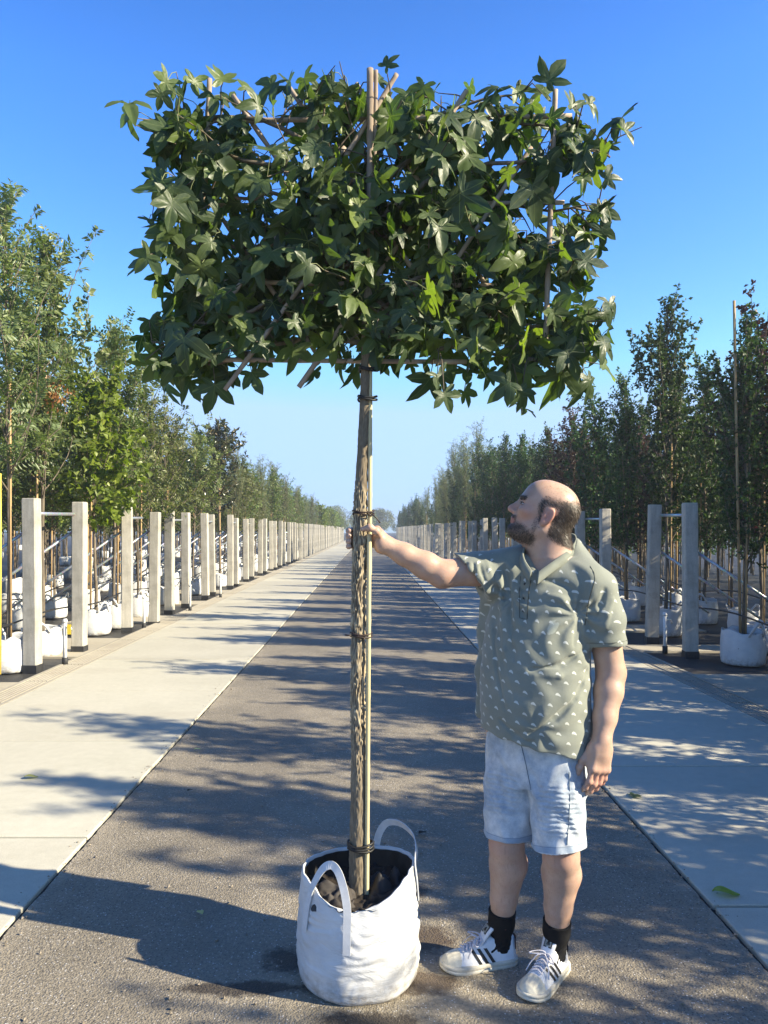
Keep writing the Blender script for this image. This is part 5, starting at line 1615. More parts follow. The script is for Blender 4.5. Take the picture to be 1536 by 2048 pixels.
# drape folds: shallow grooves and ridges in the cloth
def crease(pts, r, depth, mode="sub"):
    pts = np.array(pts); sh.chain(list(pts), [r * .5] + [r] * (len(pts) - 2) + [r * .4], .012, mode)
def surf(px, py, Yg):                                  # a point on the shirt seen at a photo pixel: marched along the ray
    Ys = np.arange(2.37, 3.05, .002); pts = np.stack([(px - CX) / F_PX * Ys, Ys, EYE - (py - HY) / F_PX * Ys], 1)
    d = sh.at(pts); i = np.nonzero(d < 0)[0]
    return pts[i[0]] if len(i) else P(px, py, Yg)
def fold(pix, r, lift, mode):
    pts = []
    for q in pix:
        p = surf(*q, 2.6); ray = unit(p - np.array((0, 0, EYE))); pts.append(p - ray * lift)
    crease(pts, r, 0, mode)
for pix, r, lift, mode in (
    ([(1163, 1175), (1158, 1225), (1148, 1290)], .007, .001, "sub"), ([(1180, 1165), (1174, 1205), (1172, 1245)], .008, -.001, "add"),
    ([(1150, 1180), (1120, 1165), (1085, 1160)], .006, .002, "sub"), ([(1160, 1200), (1125, 1200), (1095, 1190)], .006, -.001, "add"),
    ([(1168, 1300), (1120, 1330), (1060, 1340)], .007, .001, "sub"), ([(1172, 1330), (1120, 1352), (1070, 1352)], .006, -.001, "add"),
    ([(1010, 1130), (1018, 1180), (1020, 1240), (1028, 1320)], .006, .001, "sub"), ([(1000, 1150), (1003, 1220), (1010, 1300), (1030, 1400)], .007, -.001, "add"),
    ([(985, 1180), (988, 1260), (992, 1330), (1010, 1420)], .005, .001, "sub"), ([(1040, 1160), (1045, 1200), (1048, 1250)], .005, .001, "sub"),
    ([(1060, 1470), (1110, 1440), (1150, 1400), (1175, 1340)], .007, .002, "sub"), ([(1000, 1440), (1030, 1470), (1070, 1490)], .006, .001, "sub"),
    ([(960, 1130), (962, 1145), (970, 1162)], .005, .0, "sub"), ([(947, 1128), (948, 1142), (952, 1158)], .005, .0, "sub"), ([(934, 1128), (935, 1138), (938, 1150)], .004, .0, "sub"),
    ([(972, 1120), (978, 1140), (985, 1160)], .006, -.001, "add"), ([(955, 1128), (956, 1145), (962, 1162)], .0055, -.001, "add"), ([(940, 1128), (941, 1140), (945, 1155)], .0045, -.001, "add"),
    ([(1210, 1180), (1202, 1210), (1194, 1238)], .006, .001, "sub"), ([(1225, 1200), (1216, 1230), (1210, 1255)], .006, -.001, "add")):
    fold(pix, r, lift, mode)
# hems: cut level, then hollowed so that the limb comes out of an opening
hemn = unit(np.array((-.24, -.05, -1.)))
sh.plane((.60, 2.72, .842), hemn, (.2, 2.36, .65), (.98, 3.06, .98))
sh.loft([(.70, .60, 2.735, .178, .140, .13), (.86, .60, 2.735, .182, .150, .13), (.90, .60, 2.735, .170, .14, .12)], Lt, Ft, .01, 2, "sub")
# neck opening: an oval that runs from the low front up to the nape
CV, CB = P(1071, 1150, 2.615), P(1140, 1072, 2.815)
cv = unit(CB - CV); ca = unit(UP - cv * cv[2]); cl_ = np.cross(ca, cv); cc = (CV + CB) / 2
sh.ell(cc + ca * .055, (np.linalg.norm(CB - CV) * .60, .078, .085), (cv, cl_, ca), .006, "sub")
sh.put(lambda x, y, z: .0022 * (np.sin(z * 62 + 9 * x + np.sin(x * 31 + y * 20) * 1.4) * np.sin(x * 37 - y * 29 + 2 * np.sin(z * 17))), (.2, 2.4, .75), (1, 3.0, 1.55), 0, "bump")
for p0, amp, nf, rad in ((J["shR"] + np.array((.06, -.05, -.10)), .0048, 9, .15), (J["shL"] + np.array((-.075, -.05, -.10)), .0050, 9, .15), (np.array((.60, 2.60, .93)), .0035, 7, .16)):
    def f(x, y, z):
        u = (x - p0[0]) * Lt[0] + (y - p0[1]) * Lt[1]; w = z - p0[2]; r_ = np.sqrt(u * u + w * w) + 1e-4
        return amp * np.sin(np.arctan2(w, u) * nf + 3 * np.sin(r_ * 24)) * np.exp(-(r_ / rad) ** 2) * np.clip(r_ / .06, 0, 1)
    sh.put(f, (.2, 2.4, .75), (1, 3.0, 1.55), 0, "bump")
V, Q = sh.largest(*sh.mesh(2))
def mat_shirt():
    t = NT("printed_polo"); c = t.coord(); p = t.attr("pat", "Vector"); x, y, w = t.sep(p)
    n1 = t.noise(c, 9, 4, .6); wv = t.noise(c, 420, 2, .5)
    col = t.ramp(n1, [(.3, (.190, .205, .170)), (.7, (.235, .250, .212))])
    col = t.mix(.12, col, wv, 'OVERLAY')
    # staggered rows of small pale dashes
    row_ = t.math('DIVIDE', y, .0345); ri = t.math('FLOOR', row_); rf = t.math('SUBTRACT', t.math('SUBTRACT', row_, ri), .5)
    jit = t.noise(t.comb(ri, 0, 0), 7.3, 0)
    cl = t.math('ADD', t.math('DIVIDE', x, .056), t.math('ADD', t.math('MULTIPLY', ri, .5), t.math('MULTIPLY', jit, .2)))
    ci = t.math('FLOOR', cl); cf = t.math('SUBTRACT', t.math('SUBTRACT', cl, ci), .5)
    j2 = t.noise(t.comb(ri, ci, 0), 3.7, 0); j3 = t.noise(t.comb(ri, ci, 5), 5.1, 0)
    u = t.math('ADD', t.math('MULTIPLY', cf, .056), t.math('MULTIPLY', t.math('SUBTRACT', j2, .5), .014))
    v = t.math('ADD', t.math('MULTIPLY', rf, .0345), t.math('MULTIPLY', t.math('SUBTRACT', j3, .5), .012))
    v = t.math('ADD', v, t.math('MULTIPLY', u, .35))
    v = t.math('ADD', v, t.math('MULTIPLY', t.math('MULTIPLY', u, u), 60))
    e_ = t.math('ADD', t.math('POWER', t.math('DIVIDE', u, .0084), 2), t.math('POWER', t.math('DIVIDE', v, .0042), 2))
    mark = t.math('LESS_THAN', e_, t.math('ADD', .75, t.math('MULTIPLY', t.noise(p, 260, 2), .6)))
    mark = t.math('MULTIPLY', mark, t.math('GREATER_THAN', w, .5))
    col = t.mix(t.math('MULTIPLY', mark, .85), col, (.60, .62, .57))
    # chest emblem: a pale faded tongue-shaped print
    ex = t.math('SUBTRACT', x, EMB[0]); ey = t.math('SUBTRACT', y, EMB[1])
    er = t.math('ADD', t.math('POWER', t.math('DIVIDE', t.math('ADD', ex, t.math('MULTIPLY', ey, -.35)), .020), 2), t.math('POWER', t.math('DIVIDE', ey, .026), 2))
    er = t.math('ADD', er, t.math('MULTIPLY', t.math('SUBTRACT', t.noise(p, 90, 3), .5), 1.1))
    em = t.math('MULTIPLY', t.fade(er, 1.05, .7), t.math('GREATER_THAN', w, .5))
    col = t.mix(t.math('MULTIPLY', em, .55), col, (.42, .46, .40))
    # hem and seam stitching
    t.set(col=col, rough=.82, spec=.25, sheen=.25)
    t.bump(t.math('ADD', t.math('MULTIPLY', wv, .25), t.noise(c, 40, 4, .6)), .25, .004)
    return t.m
# cloth coordinates: arc length round the torso and height (third value marks where the print runs)
ctrx = np.interp(V[:, 2], [s_[0] for s_ in SEC], [s_[1] for s_ in SEC]); ctry = np.interp(V[:, 2], [s_[0] for s_ in SEC], [s_[2] for s_ in SEC])
du = (V[:, 0] - ctrx) * Lt[0] + (V[:, 1] - ctry) * Lt[1]; dv = (V[:, 0] - ctrx) * Ft[0] + (V[:, 1] - ctry) * Ft[1]
arc = np.arctan2(du, dv) * .185
on = np.ones(len(V))
sl = ((V - J["shL"]) @ unit(slL_end - J["shL"]) > .03) & (np.linalg.norm(np.cross(V - J["shL"], unit(slL_end - J["shL"])), axis=1) < .082) & (du > .165)
arc = np.where(sl, np.arctan2(V[:, 0] - J["shL"][0], -(V[:, 1] - J["shL"][1])) * .078, arc)
aR = unit(slR_end - J["shR"]); oR = V - J["shR"]; tR = oR @ aR; pR = oR - aR * tR[:, None]
srm = (V[:, 0] < J["shR"][0] - .035) & (V[:, 2] > 1.34)
arc = np.where(srm, tR, arc); hgt = np.where(srm, np.arctan2(pR[:, 2], -pR[:, 1]) * .085, V[:, 2])
jump = (np.ptp(arc[Q], axis=1) > .02) | (np.ptp(hgt[Q], axis=1) > .02); on[np.unique(Q[jump])] = 0
nf_ = np.cross(V[Q[:, 2]] - V[Q[:, 0]], V[Q[:, 3]] - V[Q[:, 1]]); nz_ = np.zeros((len(V), 3))
for c in range(4):
    for a_ in range(3): nz_[:, a_] += np.bincount(Q[:, c], nf_[:, a_], len(V))
nz_ = unit(nz_); on[(np.abs(nz_[:, 2]) > .62) & ~srm] = 0
def pat_at(px, py):
    p = surf(px, py, 2.6); cx_ = np.interp(p[2], [s_[0] for s_ in SEC], [s_[1] for s_ in SEC]); cy_ = np.interp(p[2], [s_[0] for s_ in SEC], [s_[2] for s_ in SEC])
    return math.atan2((p[0]-cx_)*Lt[0] + (p[1]-cy_)*Lt[1], (p[0]-cx_)*Ft[0] + (p[1]-cy_)*Ft[1]) * .185, p[2]
EMB = pat_at(1106, 1255)
M_SHIRT = mat_shirt()
M_COLLAR = plain("polo_collar", (.20, .215, .178), .85, .1, 30, .25, 300)
me = mesh_np("polo_shirt", V - O0, [Q], True, (M_SHIRT,)); attr3(me, "pat", np.stack([arc, hgt, on], 1))
shirt = link("polo_shirt", me, person); shirt["label"] = "grey-green polo shirt with rows of small pale marks"

# collar: a folded band round the neck opening, two points at the front
def collar():
    loop = [P(1064, 1146, 2.622), P(1049, 1124, 2.665), P(1047, 1103, 2.72), P(1062, 1086, 2.79), P(1095, 1076, 2.838), P(1128, 1071, 2.838), P(1149, 1073, 2.80), P(1151, 1087, 2.745), P(1132, 1108, 2.685), P(1102, 1131, 2.640), P(1076, 1151, 2.612)]
    s_ = np.linspace(0, len(loop) - 1, 64); L_ = np.array(loop)
    q = np.stack([np.interp(s_, np.arange(len(loop)), L_[:, c]) for c in range(3)], 1)
    for _ in range(6): q[1:-1] = (q[:-2] + 2 * q[1:-1] + q[2:]) / 4
    cen = q.mean(0); out = (q - cen) * np.array((1, 1, 0)); out = unit(out)
    n = len(q); f = np.abs(np.linspace(-1, 1, n)); tip = np.clip((f - .62) / .38, 0, 1)[:, None]
    rows = [q - UP * .016 - out * .001, q + UP * .010 + out * .001, q + UP * .011 + out * .007, q + out * (.018 + .004 * tip) - UP * (.020 + .012 * tip), q + out * .015 - UP * (.022 + .012 * tip), q + UP * .002 + out * .004]
    V = np.concatenate(rows) - O0; K = len(rows)
    Q = [(i*n + j, i*n + j + 1, ((i+1) % K)*n + j + 1, ((i+1) % K)*n + j) for i in range(K) for j in range(n - 1)]
    Q += [(0, n, 2*n, 5*n), (2*n, 3*n, 4*n, 5*n), (n-1, 6*n-1, 3*n-1, 2*n-1), (3*n-1, 6*n-1, 5*n-1, 4*n-1)]
    m = MB(); m.add(V, Q); m.obj("collar", M_COLLAR, shirt)
collar()
def seam(pix, r, name, mat, lift=.0016):
    pix = np.array(pix, float); s_ = np.linspace(0, len(pix) - 1, 40)
    q = np.array([surf(np.interp(t_, np.arange(len(pix)), pix[:, 0]), np.interp(t_, np.arange(len(pix)), pix[:, 1]), 2.6) for t_ in s_])
    q[1:-1] = (q[:-2] + q[1:-1] + q[2:]) / 3
    q = q - unit(q - np.array((0, 0, EYE))) * lift
    m = MB(); m.tube(q - O0, r, 6); return m.obj(name, mat, shirt)
M_SEAM = plain("dark_seam", (.06, .064, .052), .9)
seam([(1180, 1132), (1188, 1145), (1190, 1160), (1178, 1200), (1170, 1250)], .0013, "shoulder_seam", M_SEAM)
seam([(1062, 1160), (1058, 1180), (1056, 1205), (1054, 1238)], .0016, "placket_seam", M_SEAM)
seam([(1041, 1152), (1039, 1180), (1039, 1236), (1053, 1239)], .0010, "placket_seam", M_SEAM)
m = MB()
M_BTN = plain("dark_button", (.03, .032, .028), .4)
for px, py in ((1050, 1168), (1048, 1196), (1047, 1222)):
    p = surf(px, py, 2.6); ray = unit(p - np.array((0, 0, EYE)))
    b_ = MB(); b_.tube([p - O0 + ray * .001, p - O0 - ray * .0022], [.0052, .0048], 12); b_.obj("button", M_BTN, shirt)
for end, ax_, r in ((slL_end, unit(np.array((.06, .0, -1.))), .0745), ):
    u_ = unit(np.cross(ax_, np.array((0, 1., 0)))); v_ = np.cross(ax_, u_)
    pts = []
    for th in np.linspace(0, 2 * math.pi, 60):
        dr = u_ * math.cos(th) + v_ * math.sin(th); c_ = end - ax_ * .017
        rr = np.arange(.050, .10, .0008); dd = sh.at(c_ + dr * rr[:, None]); i = np.nonzero(dd > 0)[0]
        i = [q for q in i if rr[q] > .066]
        pts.append(c_ + dr * (rr[i[0]] if len(i) else r) - O0)
    m = MB(); m.tube(np.array(pts), .0009, 5, False); m.obj("hem_seam", M_SEAM, shirt)

# ---------------- denim shorts
so = Field((.30, 2.40, .40), (.92, 3.02, 1.0), H_)
so.loft([(.70, .598, 2.735, .150, .115, .115), (.80, .60, 2.738, .172, .132, .135), (.92, .60, 2.74, .172, .138, .13), (.97, .60, 2.74, .165, .13, .12)], Lt, Ft, .02)
hemL, hemR = P(1117, 1697, 2.627), P(1016, 1671, 2.75)
so.chain([J["hipL"] + np.array((.005, 0, -.03)), J["hipL"] * .5 + hemL * .5 + np.array((.004, 0, 0)), hemL - UP * .02], [.100, .097, .092], .03)
so.chain([J["hipR"] + np.array((-.0, 0, -.03)), J["hipR"] * .5 + hemR * .5 + np.array((.0, 0, 0)), hemR - UP * .02], [.100, .098, .090], .010)
def ribs(knee, hip, fwd, z0, z1):                      # the biker pleats across the thigh front
    c_ = (np.array(hip) + np.array(knee)) / 2
    def f(x, y, z):
        v = (x - c_[0]) * fwd[0] + (y - c_[1]) * fwd[1]; lt = leftv(fwd); u = (x - c_[0]) * lt[0] + (y - c_[1]) * lt[1]
        g = np.clip((v - .01) / .04, 0, 1) * np.clip((z - z0) / .03, 0, 1) * np.clip((z1 - z) / .03, 0, 1) * np.clip((.085 - np.abs(u)) / .03, 0, 1)
        return -.0046 * g * np.abs(np.sin((z + .10 * np.abs(u)) * math.pi / .0165))
    so.put(f, c_ - .13, c_ + .13 + np.array((0, 0, .05)), 0, "bump")
ribs(J["kneeL"], J["hipL"], unit(Ft + .3 * Lt), .555, .745); ribs(J["kneeR"], J["hipR"], Ft, .575, .76)
so.put(lambda x, y, z: 0.0045 * np.sin(z * 50 + 20 * x + 2 * np.sin(x * 40 - y * 33)) * np.sin(x * 30 + y * 43 + np.sin(z * 21)), (.3, 2.4, .4), (.92, 3.02, 1.), 0, "bump")
so.plane(hemL + UP * .0, (.10, -.18, -1.), hemL - np.array((.12, .14, .10)), hemL + np.array((.12, .14, .06)))
so.plane(hemR + UP * .0, (-.02, -.05, -1.), hemR - np.array((.11, .14, .10)), hemR + np.array((.085, .14, .06)))
so.cone(hemL + np.array((0, 0, .035)), hemL - UP * .06, .076, .076, .005, "sub"); so.cone(hemR + np.array((0, 0, .035)), hemR - UP * .06, .078, .078, .005, "sub")
V, Q = so.largest(*so.mesh(2))
hemd = np.minimum(np.where(np.linalg.norm((V - hemL)[:, :2], axis=1) < .115, (V - hemL) @ unit(np.array((-.10, .18, 1.))), 9), np.where(np.linalg.norm((V - hemR)[:, :2], axis=1) < .105, (V - hemR)[:, 2], 9))
def mat_denim():
    t = NT("bleached_denim"); c = t.coord(); n1 = t.noise(c, 6, 5, .65); n2 = t.noise(t.mapping(c, (260, 260, 900)), 1, 2); n3 = t.noise(c, 30, 5, .7)
    col = t.ramp(n1, [(.34, (.26, .33, .42)), (.5, (.42, .47, .52)), (.64, (.62, .64, .65))])
    col = t.mix(.22, col, n2, 'OVERLAY'); col = t.mix(.55, col, n3, 'OVERLAY')
    h = t.attr("hem")
    band = t.math('MULTIPLY', t.fade(h, .030, .022), t.ramp(n3, [(.35, (.35,) * 3), (.7, (1,) * 3)]))
    col = t.mix(t.math('MULTIPLY', band, .75), col, (.17, .27, .40))
    edge = t.math('LESS_THAN', h, .005); col = t.mix(t.math('MULTIPLY', edge, .7), col, (.62, .66, .70))
    st = t.math('LESS_THAN', t.math('ABSOLUTE', t.math('SUBTRACT', h, .0245)), .0012); col = t.mix(t.math('MULTIPLY', st, .6), col, (.12, .17, .24))
    t.set(col=col, rough=.85, spec=.25, sheen=.15); t.bump(t.math('ADD', n2, n3), .3, .003)
    return t.m
me = mesh_np("denim_shorts", V - O0, [Q], True, (mat_denim(),)); attr(me, "hem", hemd)
shorts = link("denim_shorts", me, person); shorts["label"] = "bleached light blue denim shorts with pleated thighs"
def surf2(px, py):
    Ys = np.arange(2.41, 3.0, .002); pts = np.stack([(px - CX) / F_PX * Ys, Ys, EYE - (py - HY) / F_PX * Ys], 1); i = np.nonzero(so.at(pts) < 0)[0]
    return pts[i[0]] if len(i) else P(px, py, 2.66)
M_DSEAM = plain("denim_seam", (.10, .14, .19), .9)
for pix in ([(1138, 1545), (1140, 1600), (1137, 1650), (1134, 1690)], [(1040, 1480), (1052, 1530), (1062, 1580)]):
    pts = np.array([surf2(*q) for q in pix]); s_ = np.linspace(0, len(pts) - 1, 24)
    q = np.stack([np.interp(s_, np.arange(len(pts)), pts[:, c_]) for c_ in range(3)], 1)
    q = np.array([surf2((CX + p[0] / p[1] * F_PX), HY + (EYE - p[2]) / p[1] * F_PX) for p in q])
    m = MB(); q = q - unit(q - np.array((0, 0, EYE))) * .0022; m.tube(q - O0, .0014, 5); m.obj("seam", M_DSEAM, shorts)
# ---------------- socks and sneakers
M_SOCK = None
def mat_sock():
    t = NT("black_sock"); c = t.coord(); n = t.noise(c, 300, 2)
    v = t.n("ShaderNodeTexVoronoi"); t.sock(v.inputs[0], c); v.inputs["Scale"].default_value = 24
    cl = t.sep(v.outputs["Color"])
    m_ = t.math('MULTIPLY', t.math('LESS_THAN', v.outputs["Distance"], .20), t.math('GREATER_THAN', cl[0], .42))
    z = t.sep(c)[2]; m_ = t.math('MULTIPLY', m_, t.math('LESS_THAN', z, .150))
    col = t.mix(t.math('MULTIPLY', m_, .9), (.012, .012, .013), t.ramp(cl[1], [(0, (.26, .07, .07)), (.5, (.30, .14, .11)), (1, (.22, .15, .06))]))
    t.set(col=col, rough=.9, spec=.2); t.bump(n, .3, .002)
    return t.m
M_SOCK = mat_sock()
M_WHITE = plain("white_leather", (.70, .71, .73), .42, .06, 30, .25, 90, .5)
M_SOLE = plain("worn_rubber", (.60, .56, .46), .6, .16, 26, .3, 120)
M_CAP = plain("scuffed_toe_rubber", (.66, .61, .48), .5, .14, 34, .3, 60)
M_BLACK = plain("black_leather", (.018, .018, .019), .45, .2)
M_NAVY = plain("navy_leather", (.02, .026, .05), .45, .2)
M_LACE = plain("white_lace", (.66, .64, .68), .8, .1, 60, .4, 400)
M_TLAB = plain("grey_label", (.30, .30, .26), .6, .15)
SX = np.array([0, .006, .018, .05, .09, .13, .17, .21, .245, .268, .280, .287])
SW = np.array([.014, .027, .036, .041, .0425, .046, .051, .0535, .050, .039, .025, .005])
SHH = np.array([.084, .098, .108, .108, .110, .100, .083, .068, .060, .053, .042, .028])
def sneaker(nm, label, heel, f, ank, seed):
    lt = leftv(f); A = np.array([f, lt, UP]); hl_ = np.array((heel[0], heel[1], 0.))
    def wpt(q): return hl_ + np.asarray(q) @ A - O0
    root = empty(nm, heel); root.parent = person; root.location = Vector(hl_ - O0); R0 = hl_ - O0
    root["label"] = label
    rotl = lambda q: np.asarray(q) @ A                   # local to shoe-root axes
    fd = Field((-.012, -.065, .004), (.305, .065, .165), .0024)
    def f_(x, y, z):
        w = np.interp(x, SX, SW).astype(np.float32); h = np.interp(x, SX, SHH).astype(np.float32)
        lean = 1 - .25 * np.clip(z / .09, 0, 1)
        q = (np.abs(y / (w * lean)) ** 2.5 + np.abs(np.maximum(z - .0, 0) / h) ** 2.3) ** (1 / 2.4)
        return np.maximum(np.maximum((q - 1) * np.minimum(w, h), .012 - z), np.maximum(-.0 - x, x - .287) )
    fd.put(f_, (0, -.06, 0), (.288, .06, .12))
    fd.ell((.054, 0, .130), (.052, .033, .042), None, .004, "sub")
    fd.cone((.055, 0, .06), (.050, 0, .165), .031, .035, .004, "sub")
    V, Q = fd.mesh(2)
    cen = V[Q].mean(1)
    cap = cen[:, 0] > .212 + .35 * np.maximum(0, cen[:, 2] - .045) + 1.6 * cen[:, 1] ** 2 * 4
    M_ = root
    link("upper", mesh_np("upper", rotl(V), [Q], True, (M_WHITE,)), M_)
    used = np.unique(Q[cap]); remap = np.full(len(V), -1); remap[used] = np.arange(len(used))
    Vc = V[used].copy(); ctr_ = np.array((.20, 0, .012)); nn = unit((Vc - ctr_) * np.array((.7, 1, 1.2)))
    Vc += nn * (.0022 + .0007 * np.sin(np.arctan2(Vc[:, 1], Vc[:, 2]) * 22)[:, None] * (Vc[:, 0] < .262)[:, None])
    link("toe_cap", mesh_np("toe_cap", rotl(Vc), [remap[Q[cap]]], True, (M_CAP,)), M_)
    # sole
    n = 90; u = np.linspace(0, 1, n // 2); xs = .287 * (.5 - .5 * np.cos(u * math.pi)); ws = np.interp(xs, SX, SW) + .003
    ring = np.concatenate([np.stack([xs, -ws], 1), np.stack([xs, ws], 1)[::-1]]); ring[:, 0] = (ring[:, 0] - .143) * 1.03 + .143
    m = len(ring); V = []
    for z, s in ((.001, .965), (.004, 1.), (.013, 1.004), (.0135, .992), (.0155, .992), (.016, 1.004), (.027, 1.0), (.029, .97)):
        for x, y in ring: V.append((.143 + (x - .143) * s, y * s, z + .010 * max(0, (x - .20) / .09) ** 2 * (1 if z < .02 else .6)))
    Q = [(i*m + j, i*m + (j+1) % m, (i+1)*m + (j+1) % m, (i+1)*m + j) for i in range(7) for j in range(m)]
    link("sole", mesh_np("sole", rotl(np.array(V)), [np.array(Q), np.array([tuple(range(m))[::-1]]), np.array([tuple(7*m + k for k in range(m))])], True, (M_SOLE,)), M_)
    # three dark stripes on each side
    def side(x, z, s_, off=.0012):
        w = np.interp(x, SX, SW); h = np.interp(x, SX, SHH); lean = 1 - .25 * min(1, z / .09)
        return (x, s_ * (w * lean * max(0, 1 - (z / h) ** 2.3) ** (1 / 2.5) + off), z)
    for s_ in (1, -1):
        for k in range(3):
            V, Q = [], []
            for i in range(9):
                t_ = i / 8; z = .029 + t_ * .048; xb = .098 + k * .0255 + t_ * .030
                V += [side(xb - .0065, z, s_), side(xb, z, s_, .0016), side(xb + .0065, z, s_)]
                if i: b = 3*i; Q += [(b-3, b-2, b+1, b), (b-2, b-1, b+2, b+1)]
            link("stripe", mesh_np("stripe", rotl(np.array(V)), [np.array(Q)], True, (M_BLACK,)), M_)
    V, Q = [], []
    for i in range(9):                                    # heel patch
        th = (i / 8 - .5) * 2.4
        for k, z in enumerate((.060, .080, .099)):
            x = .018 - .020 * math.cos(th); V.append((x, math.sin(th) * .034 * (1 - .18 * z / .09), z))
        if i: b = 3*i; Q += [(b-3, b-2, b+1, b), (b-2, b-1, b+2, b+1)]
    link("heel_patch", mesh_np("heel_patch", rotl(np.array(V)), [np.array(Q)], True, (M_NAVY,)), M_)
    # tongue with its little framed label
    T0_, T1_ = np.array((.140, 0, .086)), np.array((.090, 0, .150)); dv_ = unit(T1_ - T0_); nv_ = np.array((-dv_[2], 0, dv_[0])) * -1
    V, Q = [], []; nn_ = 10
    for i in range(nn_):
        t_ = i / (nn_ - 1); p = T0_ + (T1_ - T0_) * t_ + nv_ * .004 * math.sin(t_ * 3); w = .022 + .006 * t_ - (.004 if i == nn_ - 1 else 0)
        for y, dn in ((-w, -.003), (-w * .5, .001), (0, .0025), (w * .5, .001), (w, -.003)): V.append(p + np.array((0, y, 0)) + nv_ * (dn + .0035))
        for y, dn in ((-w, -.003), (-w * .5, .001), (0, .0025), (w * .5, .001), (w, -.003)): V.append(p + np.array((0, y, 0)) + nv_ * (dn - .0035))
    for i in range(nn_ - 1):
        b, c_ = 10*i, 10*i + 10
        for k in range(4): Q += [(b+k, b+k+1, c_+k+1, c_+k), (b+5+k, c_+5+k, c_+6+k, b+6+k)]
        Q += [(b, c_, c_+5, b+5), (b+4, b+9, c_+9, c_+4)]
    b = 10 * (nn_ - 1); Q += [(b+k, b+k+1, b+6+k, b+5+k) for k in range(4)]
    tg = link("tongue", mesh_np("tongue", rotl(np.array(V)), [np.array(Q)], True, (M_WHITE,)), M_)
    cl = T0_ + (T1_ - T0_) * .66 + nv_ * .0095
    for w, hgt, off, mt, nm2 in ((.0155, .017, 0, M_BLACK, "label_frame"), (.0120, .0135, .0008, M_TLAB, "label_face")):
        V = [cl + nv_ * off + np.array((0, y * w, 0)) + dv_ * z * hgt for y, z in ((-1, -1), (1, -1), (1, 1), (-1, 1))] + [cl + nv_ * (off - .003) + np.array((0, y * w, 0)) + dv_ * z * hgt for y, z in ((-1, -1), (1, -1), (1, 1), (-1, 1))]
        link(nm2, mesh_np(nm2, rotl(np.array(V)), [np.array([(0, 1, 2, 3), (0, 4, 5, 1), (1, 5, 6, 2), (2, 6, 7, 3), (3, 7, 4, 0)])], False, (mt,)), M_)
    mk = MB()                                             # the small dark emblem on the label
    for y0, z0, y1, z1, r in ((-.004, -.006, -.001, .004, .0014), (.001, -.006, .001, .006, .0014), (.006, -.006, .003, .004, .0014), (-.006, -.0075, .007, -.0075, .0010)):
        mk.tube([cl + nv_ * .0016 + np.array((0, y0, 0)) + dv_ * z0, cl + nv_ * .0016 + np.array((0, y1, 0)) + dv_ * z1], r, 5)
    mk.V = [rotl(v) for v in mk.V]; mk.obj("label_mark", M_BLACK, M_)
    # laces
    r = random.Random(seed); lc = MB()
    def top(x, y): return np.interp(x, SX, SHH) * max(0, 1 - (abs(y) / (np.interp(x, SX, SW) * .8)) ** 2.4) ** .42
    for k in range(6):
        x = .132 + k * .0135
        for sg in (1, -1):
            pts = [(x + sg * q * .010, q * .021, top(x, q * .021) + .0035) for q in np.linspace(-1, 1, 9)]
            ribbon(lc, np.array(pts), .0065, np.array((.25, 0, 1.)), .0022)
    c_ = np.array((.140, 0, .101))
    for sg, up, ln in ((1, .020, .042), (-1, .028, .050)):
        th = np.linspace(0, 2 * math.pi, 22); pts = np.stack([c_[0] + .020 * np.sin(th) * .6 + (1 - np.cos(th)) * .012, sg * (1 - np.cos(th)) * ln * .5, c_[2] + up * np.sin(th * .5) - .022 * (1 - np.cos(th)) * .6], 1)
        ribbon(lc, pts, .005, np.array((.3, sg * .4, 1.)), .002)
        tl = np.array([c_, c_ + (.025, sg * .018, .006), c_ + (.045, sg * .036, -.022), c_ + (.060, sg * .044, -.045)])
        s_ = np.linspace(0, 3, 14); ribbon(lc, np.stack([np.interp(s_, np.arange(4), tl[:, i]) for i in range(3)], 1), .0042, np.array((.5, sg * .4, 1.)), .002)
    lc.V = [rotl(v) for v in lc.V]; lc.obj("laces", M_LACE, M_)
    return root
HL_R, HL_L = (.545, 2.802), (.716, 2.772)
sneaker("sneaker", "white sneaker with three dark stripes, pointing toward the bag", (*HL_R, 0), yawv(78), None, 1)
sneaker("sneaker", "white sneaker with three dark stripes, pointing toward the camera", (*HL_L, 0), yawv(40), None, 2)
for nm, kn_, f in (("ankL", "kneeL", yawv(40)), ("ankR", "kneeR", yawv(78))):
    fd = Field(J[nm] - np.array((.20, .22, .12)), J[nm] + np.array((.12, .12, .12)), .003)
    hh = np.array((*(HL_L if nm == "ankL" else HL_R), 0)) + f * .055
    up = unit(J[kn_] - J[nm]); top = J[nm] + up * (.044 if nm == "ankL" else .052)
    fd.chain([top + up * .03, J[nm] + up * .0, hh + UP * .085, hh + UP * .05], [.054, .0465, .0335, .028], .015)
    fd.chain([hh + UP * .06, hh + f * .05 + UP * .058, hh + f * .12 + UP * .036], [.030, .028, .024], .015)
    fd.plane(top, up, top - .09, top + .09)
    fd.put(lambda x, y, z: .0010 * np.sin(z * 300 + 6 * np.sin(x * 60)) * np.clip((.13 - z) / .03, 0, 1), J[nm] - .2, J[nm] + .12, 0, "bump")
    V, Q = fd.mesh(2)
    o = link("sock", mesh_np("sock", V - O0, [Q], True, (M_SOCK,)), person); o["label"] = "black ankle sock with small reddish prints"

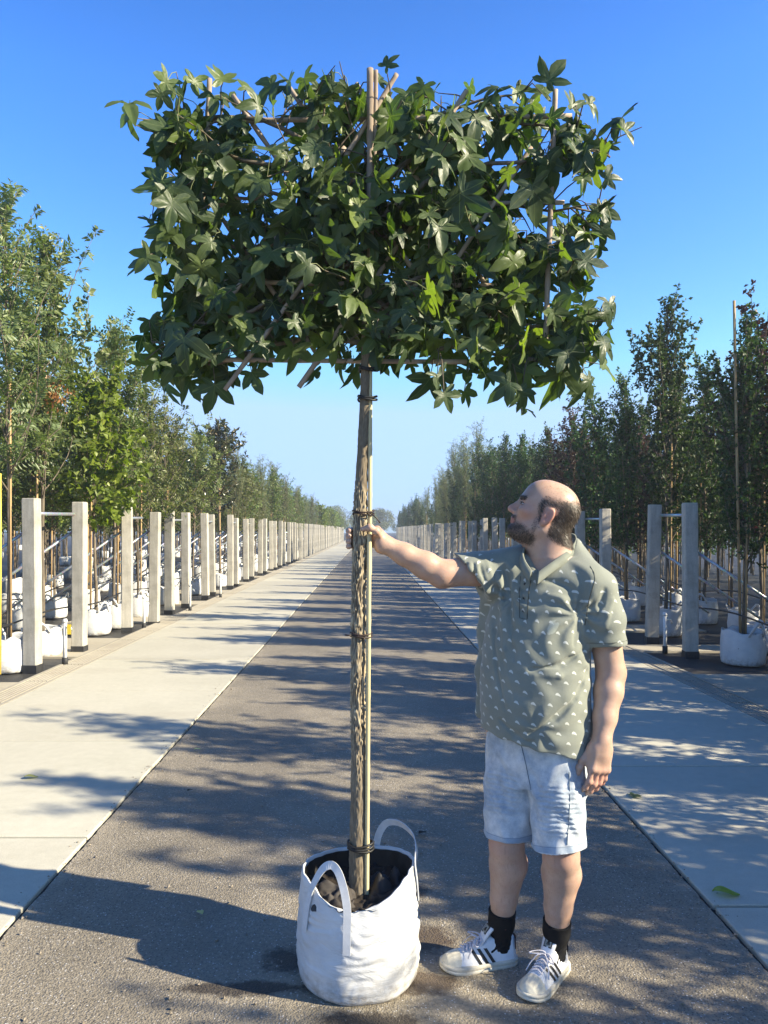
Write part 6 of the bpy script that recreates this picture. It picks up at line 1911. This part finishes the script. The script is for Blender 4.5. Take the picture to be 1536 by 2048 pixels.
# ------------------------------------------------------------------ thin morning haze over the whole place
hz = MB(); hz.box((-305, -65, -1.03), (305, 430, 8.4))
haze = hz.obj("haze", None, smooth=False)
hm = bpy.data.materials.new("haze"); hm.use_nodes = True
hn = hm.node_tree.nodes; hn.remove(hn["Principled BSDF"])
pv = hn.new("ShaderNodeVolumePrincipled"); pv.inputs["Color"].default_value = (.86, .92, 1, 1); pv.inputs["Density"].default_value = .0019; pv.inputs["Anisotropy"].default_value = .3
hm.node_tree.links.new(pv.outputs[0], hn["Material Output"].inputs["Volume"])
haze.data.materials.append(hm); tag(haze, kind="stuff")
